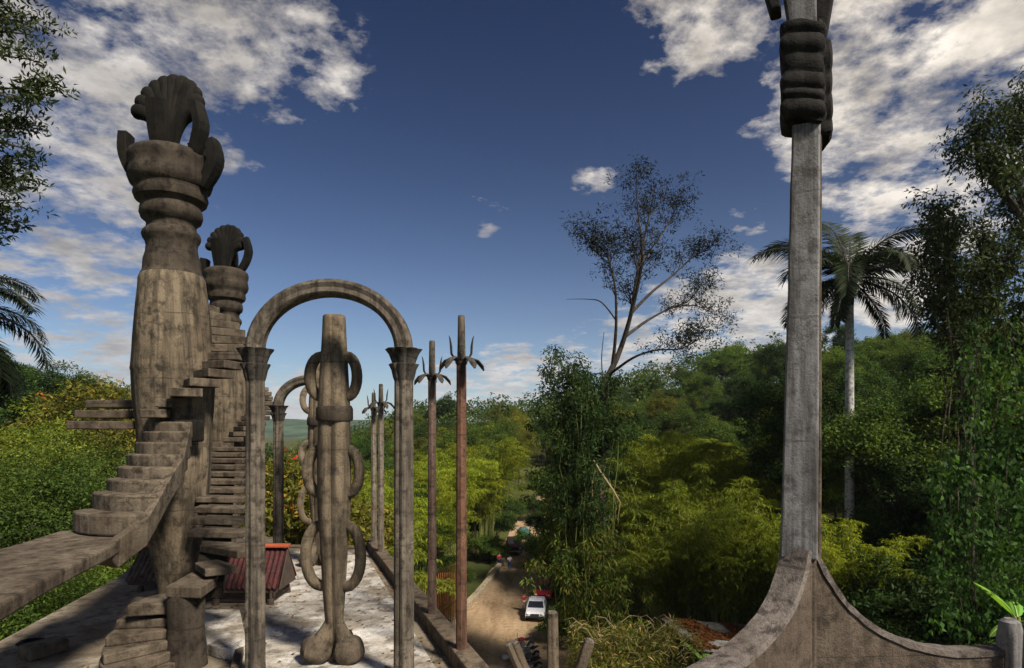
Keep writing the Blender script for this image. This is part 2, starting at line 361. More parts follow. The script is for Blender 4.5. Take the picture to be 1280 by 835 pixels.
class MB:
    def __init__(s):
        s.v = []; s.f = []
    def add(s, vs, fs):
        n = len(s.v)
        s.v.extend([tuple(v) for v in vs])
        s.f.extend([tuple(i+n for i in f) for f in fs])
        return s
    def box(s, c, size, rz=0.0, taper=1.0):
        hx, hy, hz = size[0]/2, size[1]/2, size[2]/2
        cz, sz = math.cos(rz), math.sin(rz)
        vs = []
        for dz in (-1, 1):
            k = taper if dz > 0 else 1.0
            for dx, dy in ((-1, -1), (1, -1), (1, 1), (-1, 1)):
                x, y = dx*hx*k, dy*hy*k
                vs.append((c[0]+x*cz-y*sz, c[1]+x*sz+y*cz, c[2]+dz*hz))
        return s.add(vs, [(3, 2, 1, 0), (4, 5, 6, 7), (0, 1, 5, 4), (1, 2, 6, 5), (2, 3, 7, 6), (3, 0, 4, 7)])
    def prism(s, poly, z0, z1):
        """poly: plan points counter-clockwise; z0/z1 a number or list per point"""
        n = len(poly)
        a = z0 if hasattr(z0, '__len__') else [z0]*n
        b = z1 if hasattr(z1, '__len__') else [z1]*n
        vs = [(p[0], p[1], a[i]) for i, p in enumerate(poly)]+[(p[0], p[1], b[i]) for i, p in enumerate(poly)]
        fs = [tuple(range(n-1, -1, -1)), tuple(range(n, 2*n))]
        fs += [(i, (i+1) % n, n+(i+1) % n, n+i) for i in range(n)]
        return s.add(vs, fs)
    def tube(s, pts, rad, n=8, prof=None, cap=True, up=None, jit=0.0, squash=1.0):
        pts = [Vector(p) for p in pts]
        k = len(pts)
        rad = rad if hasattr(rad, '__len__') else [rad]*k
        vs = []; fs = []
        prev = None
        for i, p in enumerate(pts):
            t = (pts[min(i+1, k-1)]-pts[max(i-1, 0)])
            t = t.normalized() if t.length > 1e-9 else Vector((0, 0, 1))
            if prev is None:
                ref = Vector(up) if up else (Vector((1, 0, 0)) if abs(t.x) < 0.9 else Vector((0, 1, 0)))
                a = (ref-t*ref.dot(t)).normalized()
            else:
                a = prev-t*prev.dot(t)
                a = a.normalized() if a.length > 1e-6 else t.orthogonal().normalized()
            prev = a
            b = t.cross(a)
            for j in range(n):
                th = 2*math.pi*j/n
                r = rad[i]*(prof(th) if prof else 1.0)
                if jit:
                    r *= 1+jit*mnoise.noise(Vector((p.x*3+math.cos(th), p.y*3+math.sin(th), p.z*3)))
                vs.append(p+a*(r*math.cos(th))+b*(r*squash*math.sin(th)))
        for i in range(k-1):
            for j in range(n):
                fs.append((i*n+j, i*n+(j+1) % n, (i+1)*n+(j+1) % n, (i+1)*n+j))
        if cap:
            fs.append(tuple(range(n-1, -1, -1)))
            fs.append(tuple((k-1)*n+j for j in range(n)))
        return s.add(vs, fs)
    def lathe(s, prof, c=(0, 0), n=40, jit=0.0, shift=None):
        vs = []; fs = []
        for i, (r, z) in enumerate(prof):
            sx = shift(z) if shift else 0
            for j in range(n):
                th = 2*math.pi*j/n
                rr = r*(1+jit*mnoise.noise(Vector((math.cos(th)*2, math.sin(th)*2, z*2.5)))) if jit else r
                vs.append((c[0]+sx+rr*math.cos(th), c[1]+rr*math.sin(th), z))
        k = len(prof)
        for i in range(k-1):
            for j in range(n):
                fs.append((i*n+j, i*n+(j+1) % n, (i+1)*n+(j+1) % n, (i+1)*n+j))
        fs.append(tuple(range(n-1, -1, -1)))
        fs.append(tuple((k-1)*n+j for j in range(n)))
        return s.add(vs, fs)
    def ball(s, c, r, n=14, m=9, jit=0.0):
        rx, ry, rz = r if hasattr(r, '__len__') else (r, r, r)
        vs = [(c[0], c[1], c[2]-rz)]
        for i in range(1, m):
            ph = -math.pi/2+math.pi*i/m
            for j in range(n):
                th = 2*math.pi*j/n
                k = 1+(jit*mnoise.noise(Vector((math.cos(th)*1.5+c[0], math.sin(th)*1.5+c[1], ph*1.5))) if jit else 0)
                vs.append((c[0]+rx*k*math.cos(ph)*math.cos(th), c[1]+ry*k*math.cos(ph)*math.sin(th), c[2]+rz*k*math.sin(ph)))
        vs.append((c[0], c[1], c[2]+rz))
        fs = [(0, 1+(j+1) % n, 1+j) for j in range(n)]
        for i in range(m-2):
            for j in range(n):
                a = 1+i*n
                fs.append((a+j, a+(j+1) % n, a+n+(j+1) % n, a+n+j))
        a = 1+(m-2)*n
        fs += [(a+j, a+(j+1) % n, len(vs)-1) for j in range(n)]
        return s.add(vs, fs)
    def build(s, name, mat, parent=None, smooth=False, bevel=0.0, loc=None, seg=2):
        off = Vector((0, 0, 0))
        if parent is not None:
            off = OFF.get(parent, Vector((0, 0, 0)))
        elif loc is not None:
            off = Vector(loc)
        me = bpy.data.meshes.new(name)
        me.from_pydata([(v[0]-off.x, v[1]-off.y, v[2]-off.z) for v in s.v], [], s.f)
        me.materials.append(M[mat] if isinstance(mat, str) else mat)
        if smooth:
            me.polygons.foreach_set('use_smooth', [True]*len(me.polygons))
        me.update()
        o = bpy.data.objects.new(name, me)
        col.objects.link(o)
        if parent is not None:
            o.parent = parent
            OFF[o] = off
        elif loc is not None:
            o.location = loc
            OFF[o] = off
        if smooth:
            try:
                md = o.modifiers.new('es', 'EDGE_SPLIT'); md.split_angle = R(38)
            except Exception:
                pass
        if bevel:
            md = o.modifiers.new('bevel', 'BEVEL'); md.width = bevel; md.segments = seg; md.limit_method = 'ANGLE'; md.angle_limit = R(35)
        return o

def np_obj(name, V, Fq, mat, parent=None, loc=None):
    """mesh object from numpy vertices (n,3) and quads (m,4)"""
    me = bpy.data.meshes.new(name)
    V = np.asarray(V, dtype=np.float32); Fq = np.asarray(Fq, dtype=np.int32)
    k = Fq.shape[1]
    me.vertices.add(len(V)); me.vertices.foreach_set('co', V.ravel())
    me.loops.add(Fq.size); me.loops.foreach_set('vertex_index', Fq.ravel())
    me.polygons.add(len(Fq)); me.polygons.foreach_set('loop_start', np.arange(0, Fq.size, k, dtype=np.int32))
    me.materials.append(M[mat] if isinstance(mat, str) else mat)
    me.update(calc_edges=True)
    o = bpy.data.objects.new(name, me)
    col.objects.link(o)
    if parent is not None: o.parent = parent
    if loc is not None: o.location = loc
    return o

# ------------------------------------------------------------------ terrain
def sstep(a, b, x):
    t = np.clip((x-a)/(b-a), 0, 1)
    return t*t*(3-2*t)
RD = [(-8.0, 5.0), (-4.6, 22.0), (-2.6, 35.0), (-1.35, 48.0), (0.0, 60.0), (0.9, 74.0), (1.9, 90.0), (6.5, 112.0), (16, 135), (30, 150)]
def road_x(y):
    return np.interp(y, [p[1] for p in RD], [p[0] for p in RD])
def T(x, y):
    x = np.asarray(x, dtype=float); y = np.asarray(y, dtype=float)
    ratio = x/np.maximum(y, 5.0)
    right = 0.30*np.clip(x-9, 0, 60)*sstep(5, 30, y)
    far = 0.11*np.clip(y-78, 0, 150)*sstep(-0.34, -0.14, ratio)
    left = 0.22*np.clip(-x-20, 0, 55)*sstep(-0.40, -0.62, ratio)
    bumps = 1.2*np.sin(x*0.11+1.0)*np.cos(y*0.09)+0.6*np.sin(x*0.31)*np.sin(y*0.27+2)
    corridor = 1-np.exp(-((x-road_x(y))/9.0)**2)
    h = right+far+left+bumps*corridor
    return h*np.where(y < 0, 0.4, 1.0)-0.02
def Tz(x, y):
    return float(T(x, y))

gx = np.concatenate([-np.geomspace(3000, 90, 22), np.linspace(-88, 88, 118), np.geomspace(90, 3000, 22)])
gy = np.concatenate([-np.geomspace(600, 20, 8), np.linspace(-16, 200, 145), np.geomspace(206, 4500, 24)])
X, Y = np.meshgrid(gx, gy)
V = np.stack([X, Y, T(X, Y)], -1).reshape(-1, 3)
nx, ny = len(gx), len(gy)
idx = np.arange(nx*ny).reshape(ny, nx)
Fq = np.stack([idx[:-1, :-1], idx[:-1, 1:], idx[1:, 1:], idx[1:, :-1]], -1).reshape(-1, 4)
g = np_obj('ground', V, Fq, 'ground')
tag(g, 'forest floor and hillsides around the valley', kind='structure')
g.data.polygons.foreach_set('use_smooth', [True]*len(g.data.polygons))

# road sheet
mb = MB(); ys = np.linspace(6, 135, 110); wv = []
NW = 11
for y in ys:
    cx = float(road_x(y)); hw = 4.1 if y < 60 else max(2.6, 4.1-(y-60)*0.06)
    for k in range(NW):
        u = -1+2*k/(NW-1)
        x = cx+u*(hw+0.35*mnoise.noise(Vector((u*2, y*0.22, 0))))
        z = Tz(x, y)+0.10+0.05*mnoise.noise(Vector((x*0.8, y*0.25, 4)))-0.05*abs(math.cos(u*3.1))
        wv.append((x, y, z if abs(u) < 0.95 else z-0.12))
mb.add(wv, [(i*NW+k, i*NW+k+1, (i+1)*NW+k+1, (i+1)*NW+k) for i in range(len(ys)-1) for k in range(NW-1)])
o = mb.build('road', 'road', smooth=True)
tag(o, 'brown dirt road climbing through the valley', kind='structure')
# turnout of bare earth by the motorcycles
mb = MB(); vs = []; na, nr_ = 28, 7
for k in range(na):
    a = 2*math.pi*k/na
    for j in range(nr_):
        r = j/(nr_-1)*(1+0.18*mnoise.noise(Vector((math.cos(a)*2, math.sin(a)*2, 9))))
        x, y = 4.0+3.6*r*math.cos(a), 44.0+9.0*r*math.sin(a)
        vs.append((x, y, Tz(x, y)+(0.16 if j < nr_-1 else -0.05)))
mb.add(vs, [(k*nr_+j, k*nr_+j+1, ((k+1) % na)*nr_+j+1, ((k+1) % na)*nr_+j) for k in range(na) for j in range(nr_-1)])
tag(mb.build('dirt_verge', 'road', smooth=True), 'bare earth verge beside the dirt road', kind='structure')
# far hills beyond the valley
mb = MB(); n = 60; hv = []
for i in range(n):
    x = -2200+4200*i/(n-1)
    h = 46+26*mnoise.noise(Vector((x*0.0021, 0.3, 0)))+10*mnoise.noise(Vector((x*0.009, 2.3, 0)))
    hv += [(x, 1500, -8), (x, 1680, h*0.6), (x, 1900, h), (x, 2300, h*0.7), (x, 2700, -8)]
mb.add(hv, [(i*5+k, (i+1)*5+k, (i+1)*5+k+1, i*5+k+1) for i in range(n-1) for k in range(4)])
tag(mb.build('hills', 'hill', smooth=True), 'low far ridge closing the valley', kind='structure')

# ------------------------------------------------------------------ platform
FL = 12.8
poly = [(0.95, 4.0), (-3.87, 16.8), (-6.2, 17.0), (-7.3, 18.6), (-9.4, 18.6), (-9.5, 15.6), (-8.72, 13.5), (-7.87, 9.35), (-7.1, 4.0)]
root = thing('platform', None, None, (-4, 10, FL)); root['kind'] = 'structure'; root['label'] = 'raised concrete platform carrying columns, stairs and arches'
mb = MB().prism(poly, FL-0.35, FL)
mb.build('slab', 'floor', root, bevel=0.03)
# limewashed bay between the arches
bay = [(-0.95, 8.0), (-4.0, 16.35), (-6.1, 16.3), (-5.5, 12.8), (-4.53, 10.6), (-3.45, 7.6), (-3.2, 6.6), (-0.45, 6.6)]
MB().prism(bay, FL+0.004, FL+0.012).build('floor_bay', 'floor_white', root)
for (x, y) in ((-1.5, 6.0), (-6.4, 6.0), (-3.2, 11.5), (-7.2, 11.5), (-4.6, 15.8), (-8.2, 17.2)):
    z0 = Tz(x, y)
    MB().lathe([(0.55, z0-0.3), (0.5, z0+1), (0.42, 8), (0.5, FL-0.9), (0.75, FL-0.35)], (x, y), 20).build('support_pier', 'column', root, smooth=True)

# kerb along the valley edge
k0, k1 = Vector((0.95, 4.0)), Vector((-3.9, 16.85))
kd = (k1-k0).normalized(); kn = Vector((-kd.y, kd.x))     # kn points left (onto the platform)
root = thing('kerb_wall', 'dark stained concrete kerb along the platform edge carrying the leafed posts', 'kerb', (k0.x, k0.y, FL))
nseg = 14; L = (k1-k0).length
for i in range(nseg):
    a = k0+kd*(L*i/nseg); b = k0+kd*(L*(i+1)/nseg-0.012)
    h = FL+0.22+0.012*rng.random()
    q = [a-kn*0.16, b-kn*0.16, b+kn*0.13, a+kn*0.13]
    q = [(p.x, p.y) for p in q][::1]
    MB().prism(q, FL-0.4, h).build('kerb_block', 'kerb', root, bevel=0.025)
def kerb_pt(Yd):
    t = (Yd-k0.y)/(k1.y-k0.y)
    return k0+(k1-k0)*t
MB().prism([(-4.0, 16.55), (-4.0, 16.8), (-6.15, 17.0), (-6.15, 16.75)], FL, FL+0.06).build('edge_strip', 'kerb', root, bevel=0.02)

def smooth_prof(P, n=26):
    P = [Vector(p) for p in P]; out = []
    for i in range(n):
        t = i/(n-1)*(len(P)-1); k = min(int(t), len(P)-2); f = t-k
        p0 = P[max(k-1, 0)]; p1 = P[k]; p2 = P[k+1]; p3 = P[min(k+2, len(P)-1)]
        q = 0.5*((2*p1)+(p2-p0)*f+(2*p0-5*p1+4*p2-p3)*f*f+(3*p1-p0-3*p2+p3)*f**3)
        out.append((q.x, q.y))
    return out
# ------------------------------------------------------------------ tall flower columns
def flower_column(loc, S, ztop_shift, label):
    cx, cy = loc
    u = 0.01526*S                       # one photo pixel at the first column
    zb = FL
    root = thing('flower_column', label, 'column', (cx, cy, zb))
    root.rotation_euler = (0, R(-0.9) if S == 1.0 else 0.0, 0)
    P = [(745, 20), (735, 21), (715, 24), (690, 28.5), (686, 29.6), (684, 29.2), (660, 34), (640, 37), (600, 39.5), (560, 41), (540, 42), (510, 44.5), (480, 46), (465, 46.4), (462, 47.2), (458, 46.6), (440, 45.2), (413, 43.5), (380, 40.3), (356, 37.8), (350, 37.4), (347, 36.2), (343, 34.2)]
    N = [(345, 35.5), (341, 33.2), (334, 32.6), (327, 32.2), (318, 29.6), (310, 28.6), (304, 29.6), (300, 32.2), (296, 33.2), (292, 32.2), (288, 28.2), (283, 27.6), (279, 29.5), (276, 33.6), (270, 35.6), (264, 35.0), (259, 33.4), (256, 35), (253, 40.0), (247, 42.0), (242, 40.8), (238, 41.2), (234, 45.2), (227, 47.6), (220, 46.6), (214, 45.2), (209, 47.0), (203, 47.6), (198, 46.0), (195, 42), (193, 38), (192, 20)]
    z_of = lambda py: zb+(749.7-py)*0.01526*S*ztop_shift
    prof = []
    for q in (P,):
        for a, b in zip(q[:-1], q[1:]):
            steps = max(1, int(abs(a[0]-b[0])/12))
            for i in range(steps):
                t = i/steps
                prof.append(((a[1]+(b[1]-a[1])*t)*u, z_of(a[0]+(b[0]-a[0])*t)))
        prof.append((q[-1][1]*u, z_of(q[-1][0])))
    prof[0] = (prof[0][0], zb-0.05)
    MB().lathe(prof, (cx, cy), 56, 0.018).build('shaft', 'column', root, smooth=True)
    prof = [(r*u, z_of(py)) for py, r in N]
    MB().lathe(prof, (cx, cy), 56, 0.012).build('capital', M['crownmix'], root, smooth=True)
    zr = z_of(195)
    # scalloped fan: ribs rise from a narrow stem and swell to rounded lobes
    fan = MB(); nl = 11
    U = u*(ztop_shift if S != 1.0 else 1.12)
    for i in range(nl):
        a = R(-88+176*i/(nl-1))
        p0 = Vector(((i-5)*1.7*u, 0.0, zr-0.03))
        p1 = Vector(((i-5)*1.5*u, 0.03*S, zr+44*U))
        p2 = Vector((36*u*math.sin(a), (0.24*math.cos(a)-0.02)*S, zr+48*U+42*U*math.cos(a)*(1.0 if math.cos(a) > 0 else 0.8)))
        pts = []; rad = []
        for k in range(12):
            t = k/11
            p = p0*(1-t)**2+p1*(2*t*(1-t))+p2*t*t
            pts.append((cx-2*u+p.x, cy+p.y, p.z)); rad.append((2.6+7.2*t**1.2)*u)
        tip = (Vector(pts[-1])-Vector(pts[-2])).normalized()
        for e, q in ((0.45, 0.90), (0.78, 0.62), (0.97, 0.2)):
            pts.append(tuple(Vector(pts[11])+tip*(9.8*u*e))); rad.append(9.8*u*q)
        fan.tube(pts, rad, 10, squash=0.85)
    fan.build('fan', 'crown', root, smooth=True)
    # curling petals round the rim: path of (radius px, photo row) per angle
    def petal(ang, path, wid, thick):
        ca, sa = math.cos(ang), math.sin(ang)
        P = smooth_prof([(r, y) for r, y in path], 10)
        rows = []; n = len(P)
        for k, (r, y) in enumerate(P):
            a, b = P[max(k-1, 0)], P[min(k+1, n-1)]
            tx, ty = b[0]-a[0], -(b[1]-a[1]); L = math.hypot(tx, ty) or 1
            nx_, nz_ = ty/L, -tx/L
            t = k/(n-1); w = wid*(0.8+0.28*math.sin(t*2.4))*0.5*u
            for (dr, dw) in ((-.5, -w), (.5, -w*0.9), (.62, 0), (.5, w*0.9), (-.5, w), (-.58, 0)):
                rr = (r+dr*thick*nx_)*u
                rows.append((cx+ca*rr-sa*dw, cy+sa*rr+ca*dw, z_of(y)+dr*thick*nz_*u))
        fs = [(k*6+j, k*6+(j+1) % 6, (k+1)*6+(j+1) % 6, (k+1)*6+j) for k in range(n-1) for j in range(6)]
        fs += [tuple(range(5, -1, -1)), tuple((n-1)*6+j for j in range(6))]
        MB().add(rows, fs).build('petal', 'crown', root, bevel=0.012)
    if S == 1.0:
        petal(R(184), [(40, 226), (49, 209), (54, 190), (53, 168)], 20, 11)
        petal(R(-6), [(42, 236), (54, 219), (60, 201), (55, 180)], 20, 12)
        petal(R(-22), [(37, 206), (47, 187), (53, 166), (45, 140)], 16, 11)
        petal(R(274), [(26, 198), (29, 182), (32, 164), (35, 142)], 23, 9)
        petal(R(80), [(40, 204), (50, 184), (55, 170), (46, 155)], 18, 12)
    else:
        petal(R(-5), [(30, 200), (46, 180), (54, 156), (46, 130)], 16, 13)
        petal(R(262), [(24, 198), (28, 176), (32, 156), (36, 138)], 26, 12)
        petal(R(185), [(34, 214), (44, 200), (48, 186), (46, 172)], 22, 16)
        petal(R(100), [(34, 204), (46, 184), (52, 160), (44, 140)], 24, 17)
    return root
M['crownmix'] = concrete('capital_shaded_concrete', (0.041, 0.031, 0.022), (0.074, 0.059, 0.041), (0.007, 0.005, 0.004), 0.3, 0.9)  # shaded look of the column top painted in as darker concrete
C1 = (-6.38, 11.6); C2 = (-7.99, 17.0)
flower_column(C1, 1.0, 1.0, 'tallest concrete column with scalloped fan top, wrapped by stone treads')
flower_column(C2, 0.80, 1.137, 'shorter fan topped concrete column behind the tallest one')

# ------------------------------------------------------------------ staircases
def sector(c, th, dth, r0, r1, z, thick, n=6, taper=0.0):
    """wedge tread round axis c, from angle th-dth/2 to th+dth/2 (degrees)"""
    pts = []
    for i in range(n+1):
        a = R(th-dth/2+dth*i/n)
        pts.append((c[0]+r1*math.cos(a), c[1]+r1*math.sin(a)))
    for i in range(3):
        a = R(th+dth/2-dth*i/2)
        pts.append((c[0]+r0*math.cos(a), c[1]+r0*math.sin(a)))
    return MB().prism(pts, z-thick, z)

SA = thing('curving_staircase', 'stone staircase rising from a curved landing and winding round the tallest column', 'staircase', (-5.4, 8.0, 14.5))
# landing ribbon
near = [(-3.75, 3.2), (-4.42, 5.3), (-4.72, 6.2), (-4.95, 7.0), (-5.16, 7.8), (-5.40, 8.55), (-5.55, 9.1)]
far = [(-6.75, 9.1), (-6.62, 8.55), (-6.5, 8.0), (-6.42, 7.4), (-6.32, 6.4), (-6.15, 5.0), (-5.85, 3.2)]
MB().prism(near+far, 14.36, 14.53).build('landing', 'tread', SA, bevel=0.03)
MB().lathe([(0.34, FL-0.02), (0.3, FL+0.3), (0.28, 14.1), (0.4, 14.38)], (-5.2, 4.6), 20).build('landing_post', 'column', SA, smooth=True)
steps = [(58, 176, 644, 8.45), (85, 191, 619, 8.82), (105, 201, 601, 9.16), (120, 211, 584.5, 9.50), (133, 222, 568.5, 9.82), (145, 226, 553, 10.12), (155, 229, 539, 10.40), (163, 232, 527, 10.62)]
ends = []
for i, (xl, xr, yt, yd) in enumerate(steps):
    a = at(xl, yt, yd); b = at(xr, yt, yd)
    z = a.z
    w = b.x-a.x
    going = 0.55
    pts = []
    for k in range(9):                                   # rounded nosing
        t = k/8
        pts.append((a.x+w*t, yd+0.50*(1-t)**3.2+0.10*t**4))
    pts += [(b.x-0.06, yd+0.35), (b.x-0.26, yd+going+0.25), (a.x+0.22, yd+going+0.30), (a.x+0.02, yd+0.72)]
    MB().prism(pts, z-0.30, z).build('tread', 'tread', SA, bevel=0.03)
    ends.append(Vector((b.x, yd+0.12, z)))
# stringer below the open side of the flight
path = [Vector((-5.20, 7.9, 14.53)), Vector((-5.28, 8.2, 14.62))]+[Vector((e.x+0.03, e.y+0.02, e.z)) for e in ends]
mb = MB(); vs = []
for q_, p in enumerate(path):
    lo_ = 0.17 if q_ == 0 else 0.46
    vs += [(p.x-0.13, p.y+0.06, p.z-0.035), (p.x, p.y, p.z-0.035), (p.x-0.03, p.y, p.z-lo_), (p.x-0.5, p.y+0.12, p.z-lo_+0.04)]
fs = [(k*4+j, k*4+(j+1) % 4, (k+1)*4+(j+1) % 4, (k+1)*4+j) for k in range(len(path)-1) for j in range(4)]
fs += [(3, 2, 1, 0), tuple((len(path)-1)*4+j for j in range(4))]
mb.add(vs, fs).build('stringer', 'tread', SA, bevel=0.02)
# winding treads, front -> right -> back
for i in range(13):
    th = -84+14.6*i
    r1 = 1.22 if i > 1 else 1.02
    MB.build(sector(C1, th, 25, 0.42, r1+0.02*rng.uniform(-1, 1), 16.40+0.185*i, 0.15), 'tread', 'tread', SA, bevel=0.015)
# dark bracket below the first winding treads
MB.build(sector(C1, -48, 34, 0.5, 0.88, 16.22, 0.40), 'bracket', 'crown', SA, bevel=0.04)

SC = thing('cantilever_steps', 'three flat stone treads jutting from the back of the tallest column', 'steps', (C1[0], C1[1], 16.0))
for th, z, r1, dth in ((196, 16.20, 1.72, 30), (176, 16.41, 1.78, 28), (160, 16.62, 1.92, 28)):
    MB.build(sector(C1, th, dth, 0.4, r1, z, 0.15, 8), 'tread', 'tread', SC, bevel=0.02)

SB = thing('lower_staircase', 'lower stone staircase climbing from a round newel towards the shorter column', 'staircase', (-4.45, 8.3, FL))
NP = (-4.46, 8.32)
MB().lathe([(0.27, FL-0.02), (0.255, FL+0.12), (0.235, FL+0.3), (0.225, 13.4), (0.235, 13.7), (0.22, 13.80)], NP, 28, 0.05).build('newel', 'crownmix', SB, smooth=True)
# fan of base steps round the newel, front-left to back-left
for i in range(6):
    th = 244-20*i
    MB.build(sector(NP, th, 46, 0.15, 1.02-0.03*i, FL+0.14+0.13*i, 0.13 if i else 0.16, 8), 'tread', 'tread', SB, bevel=0.02)
MB.build(sector(NP, 165, 60, 0.1, 0.72, 13.68, 0.16, 8), 'tread', 'tread', SB, bevel=0.02)
# slab over the newel, then the wedge treads climbing away
def tread4(q, z, th=0.15):
    MB().prism(q, z-th, z).build('tread', 'tread', SB, bevel=0.015)
tread4([(-4.63, 8.12), (-4.12, 8.06), (-4.22, 8.75), (-4.72, 9.0)], 13.94, 0.15)
tread4([(-4.62, 8.85), (-4.25, 8.42), (-3.88, 8.62), (-4.4, 9.1)], 14.10, 0.11)
tread4([(-4.75, 9.25), (-3.95, 8.75), (-3.72, 9.10), (-4.5, 9.6)], 14.28, 0.11)
fl = []
for i in range(11):
    yd = 9.45+0.56*i; z = 14.44+0.118*i
    xr = (304-640)/F*yd; xl = xr-0.92
    tread4([(xl, yd+0.1), (xr, yd), (xr-0.10, yd+0.44), (xl-0.1, yd+0.52)], z, 0.10)
    fl.append((xr-0.5, yd+0.2, z-0.1))
mb = MB(); vs = []
for (x, y, z) in [(-4.35, 8.7, 13.85)]+fl:
    vs += [(x-0.22, y, z), (x+0.22, y, z), (x+0.22, y, z-0.22), (x-0.22, y, z-0.22)]
n_ = len(fl)+1
mb.add(vs, [(k*4+j, k*4+(j+1) % 4, (k+1)*4+(j+1) % 4, (k+1)*4+j) for k in range(n_-1) for j in range(4)]+[(3, 2, 1, 0), tuple((n_-1)*4+j for j in range(4))])
mb.build('stringer', 'crownmix', SB)
for i in range(14):
    MB.build(sector(C2, -68+11.5*i, 24, 0.35, 1.22, 15.72+0.145*i, 0.12), 'tread', 'tread', SB, bevel=0.012)

# ------------------------------------------------------------------ arches
def clover(n, depth):
    return lambda th: 1-depth+depth*abs(math.cos(th*n/2))
def petals(n, depth):
    return lambda th: 1-depth*(1-abs(math.cos(th*n/2)))**1.3
def arch(name_label, X0, X1, Yd, zbase, zspring, ztop, rcol, yrot=0.0):
    root = thing('concrete_arch', name_label, 'arch', ((X0+X1)/2, Yd, zbase))
    for x in (X0, X1):
        zc = zspring-0.36
        zs = np.linspace(zbase-0.02, zc, 16)
        c = MB().tube([(x, Yd, z) for z in zs], [rcol*(1.12 if i == 0 else 1.06-0.08*i/15) for i in range(16)], 32, clover(8, 0.16), jit=0.03)
        c.build('column_shaft', 'arch', root, smooth=True)
        k = rcol/0.13
        cap = MB().tube([(x, Yd, zc-0.04), (x, Yd, zc), (x, Yd, zc+0.10), (x, Yd, zc+0.17), (x, Yd, zc+0.175)], [rcol*1.0, rcol*1.12, rcol*1.30, rcol*1.58, rcol*1.5], 32, petals(8, 0.20))
        cap.tube([(x, Yd, zc+0.16), (x, Yd, zc+0.22), (x, Yd, zc+0.30), (x, Yd, zc+0.365), (x, Yd, zc+0.37)], [rcol*1.15, rcol*1.3, rcol*1.55, rcol*1.95, rcol*1.75], 32, petals(8, 0.20))
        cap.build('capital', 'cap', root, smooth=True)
    cx = (X0+X1)/2; hr = (X1-X0)/2; vr = ztop-zspring-rcol*0.85
    pts = []
    for i in range(41):
        a = math.pi*i/40
        pts.append((cx-hr*math.cos(a), Yd, zspring-0.02+vr*math.sin(a)))
    # moulded section: four rolls with hollows between
    MB().tube(pts, rcol*1.02, 40, lambda th: clover(4, 0.30)(th+math.pi/4)*(1+0.04*math.cos(12*th)), up=(0, 1, 0), jit=0.03).build('arch_ring', 'arch', root, smooth=True)
    return root
arch('tall front arch of moulded concrete on clustered columns framing the ringed pillar', -3.31, -1.395, 7.84, FL, 17.06, 17.98, 0.125)
arch('far concrete arch behind the ringed pillars at the platform end', at(348, 0, 15.9).x, at(427, 0, 15.9).x, 15.9, FL, 16.68, 17.50, 0.14)

# ------------------------------------------------------------------ ringed pillars
def ring_pillar(loc, label, rz=0.0):
    cx, cy = loc
    root = thing('ringed_pillar', label, 'pillar', (cx, cy, FL), 'ringed pillars')
    u = 8.5/760.0
    Z = lambda py: 16+(540-py)*u
    tre = lambda th: 0.70+0.30*abs(math.cos((th+rz+0.5)*1.5))**0.5
    P = [(828, 9), (812, 10), (795, 11), (770, 12.5), (735, 15), (690, 17.5), (659, 19.5), (640, 21.5), (600, 22), (560, 22), (545, 21.5), (524, 21)]
    MB().tube([(cx, cy, Z(p)) for p, r in P], [r*u*0.97 for p, r in P], 36, tre, jit=0.03).build('shaft', 'column', root, smooth=True)
    P = [(526, 21.8), (523, 22.6), (511, 22.4), (508, 21)]
    MB().tube([(cx, cy, Z(p)) for p, r in P], [r*u for p, r in P], 36, None).build('collar', 'crownmix', root, smooth=True)
    P = [(509, 20.5), (480, 19), (450, 17.3), (420, 15.4), (400, 14.6), (396, 14.2), (394.5, 13)]
    MB().tube([(cx, cy, Z(p)) for p, r in P], [r*u*1.0 for p, r in P], 36, lambda th: 0.74+0.26*abs(math.cos((th+rz+0.5)*1.5))**0.5, jit=0.02).build('upper_shaft', 'column', root, smooth=True)
    for (y0, y1, ro, rs) in ((446, 496, 31, 18), (562, 616, 34, 20), (656, 732, 36, 16)):
        for ang in (R(181)+rz, R(-14)+rz, R(88)+rz):
            pts = []
            for i in range(15):
                a = -math.pi/2+math.pi*i/14
                a *= 1.16
                rad = rs*0.72+(ro-rs*0.72)*max(0.0, math.cos(a*0.88))
                z = Z((y0+y1)/2)+(Z(y0)-Z(y1))/2*math.sin(a)
                pts.append((cx+math.cos(ang)*rad*u, cy+math.sin(ang)*rad*u, z))
            MB().tube(pts, 5.2*u, 10, squash=1.35, jit=0.08, up=(-math.sin(ang), math.cos(ang), 0)).build('ring', 'column', root, smooth=True)
    for ang in (R(198)+rz, R(-22)+rz, R(92)+rz):
        MB().ball((cx+math.cos(ang)*21*u, cy+math.sin(ang)*21*u, FL+17*u), (19.5*u, 18*u, 18*u), 24, 14, 0.16).build('base_ball', 'tread', root, smooth=True)
        MB().tube([(cx+math.cos(ang)*3*u, cy+math.sin(ang)*3*u, FL+52*u), (cx+math.cos(ang)*10*u, cy+math.sin(ang)*10*u, FL+38*u), (cx+math.cos(ang)*16*u, cy+math.sin(ang)*16*u, FL+26*u)], [7*u, 9*u, 12*u], 12).build('root_flare', 'column', root, smooth=True)
    return root
ring_pillar((-2.48, 8.5), 'trefoil pillar with stone rings and ball feet under the front arch')
ring_pillar((-4.66, 14.6), 'farther trefoil pillar with stone rings, standing before the far arch', R(20))

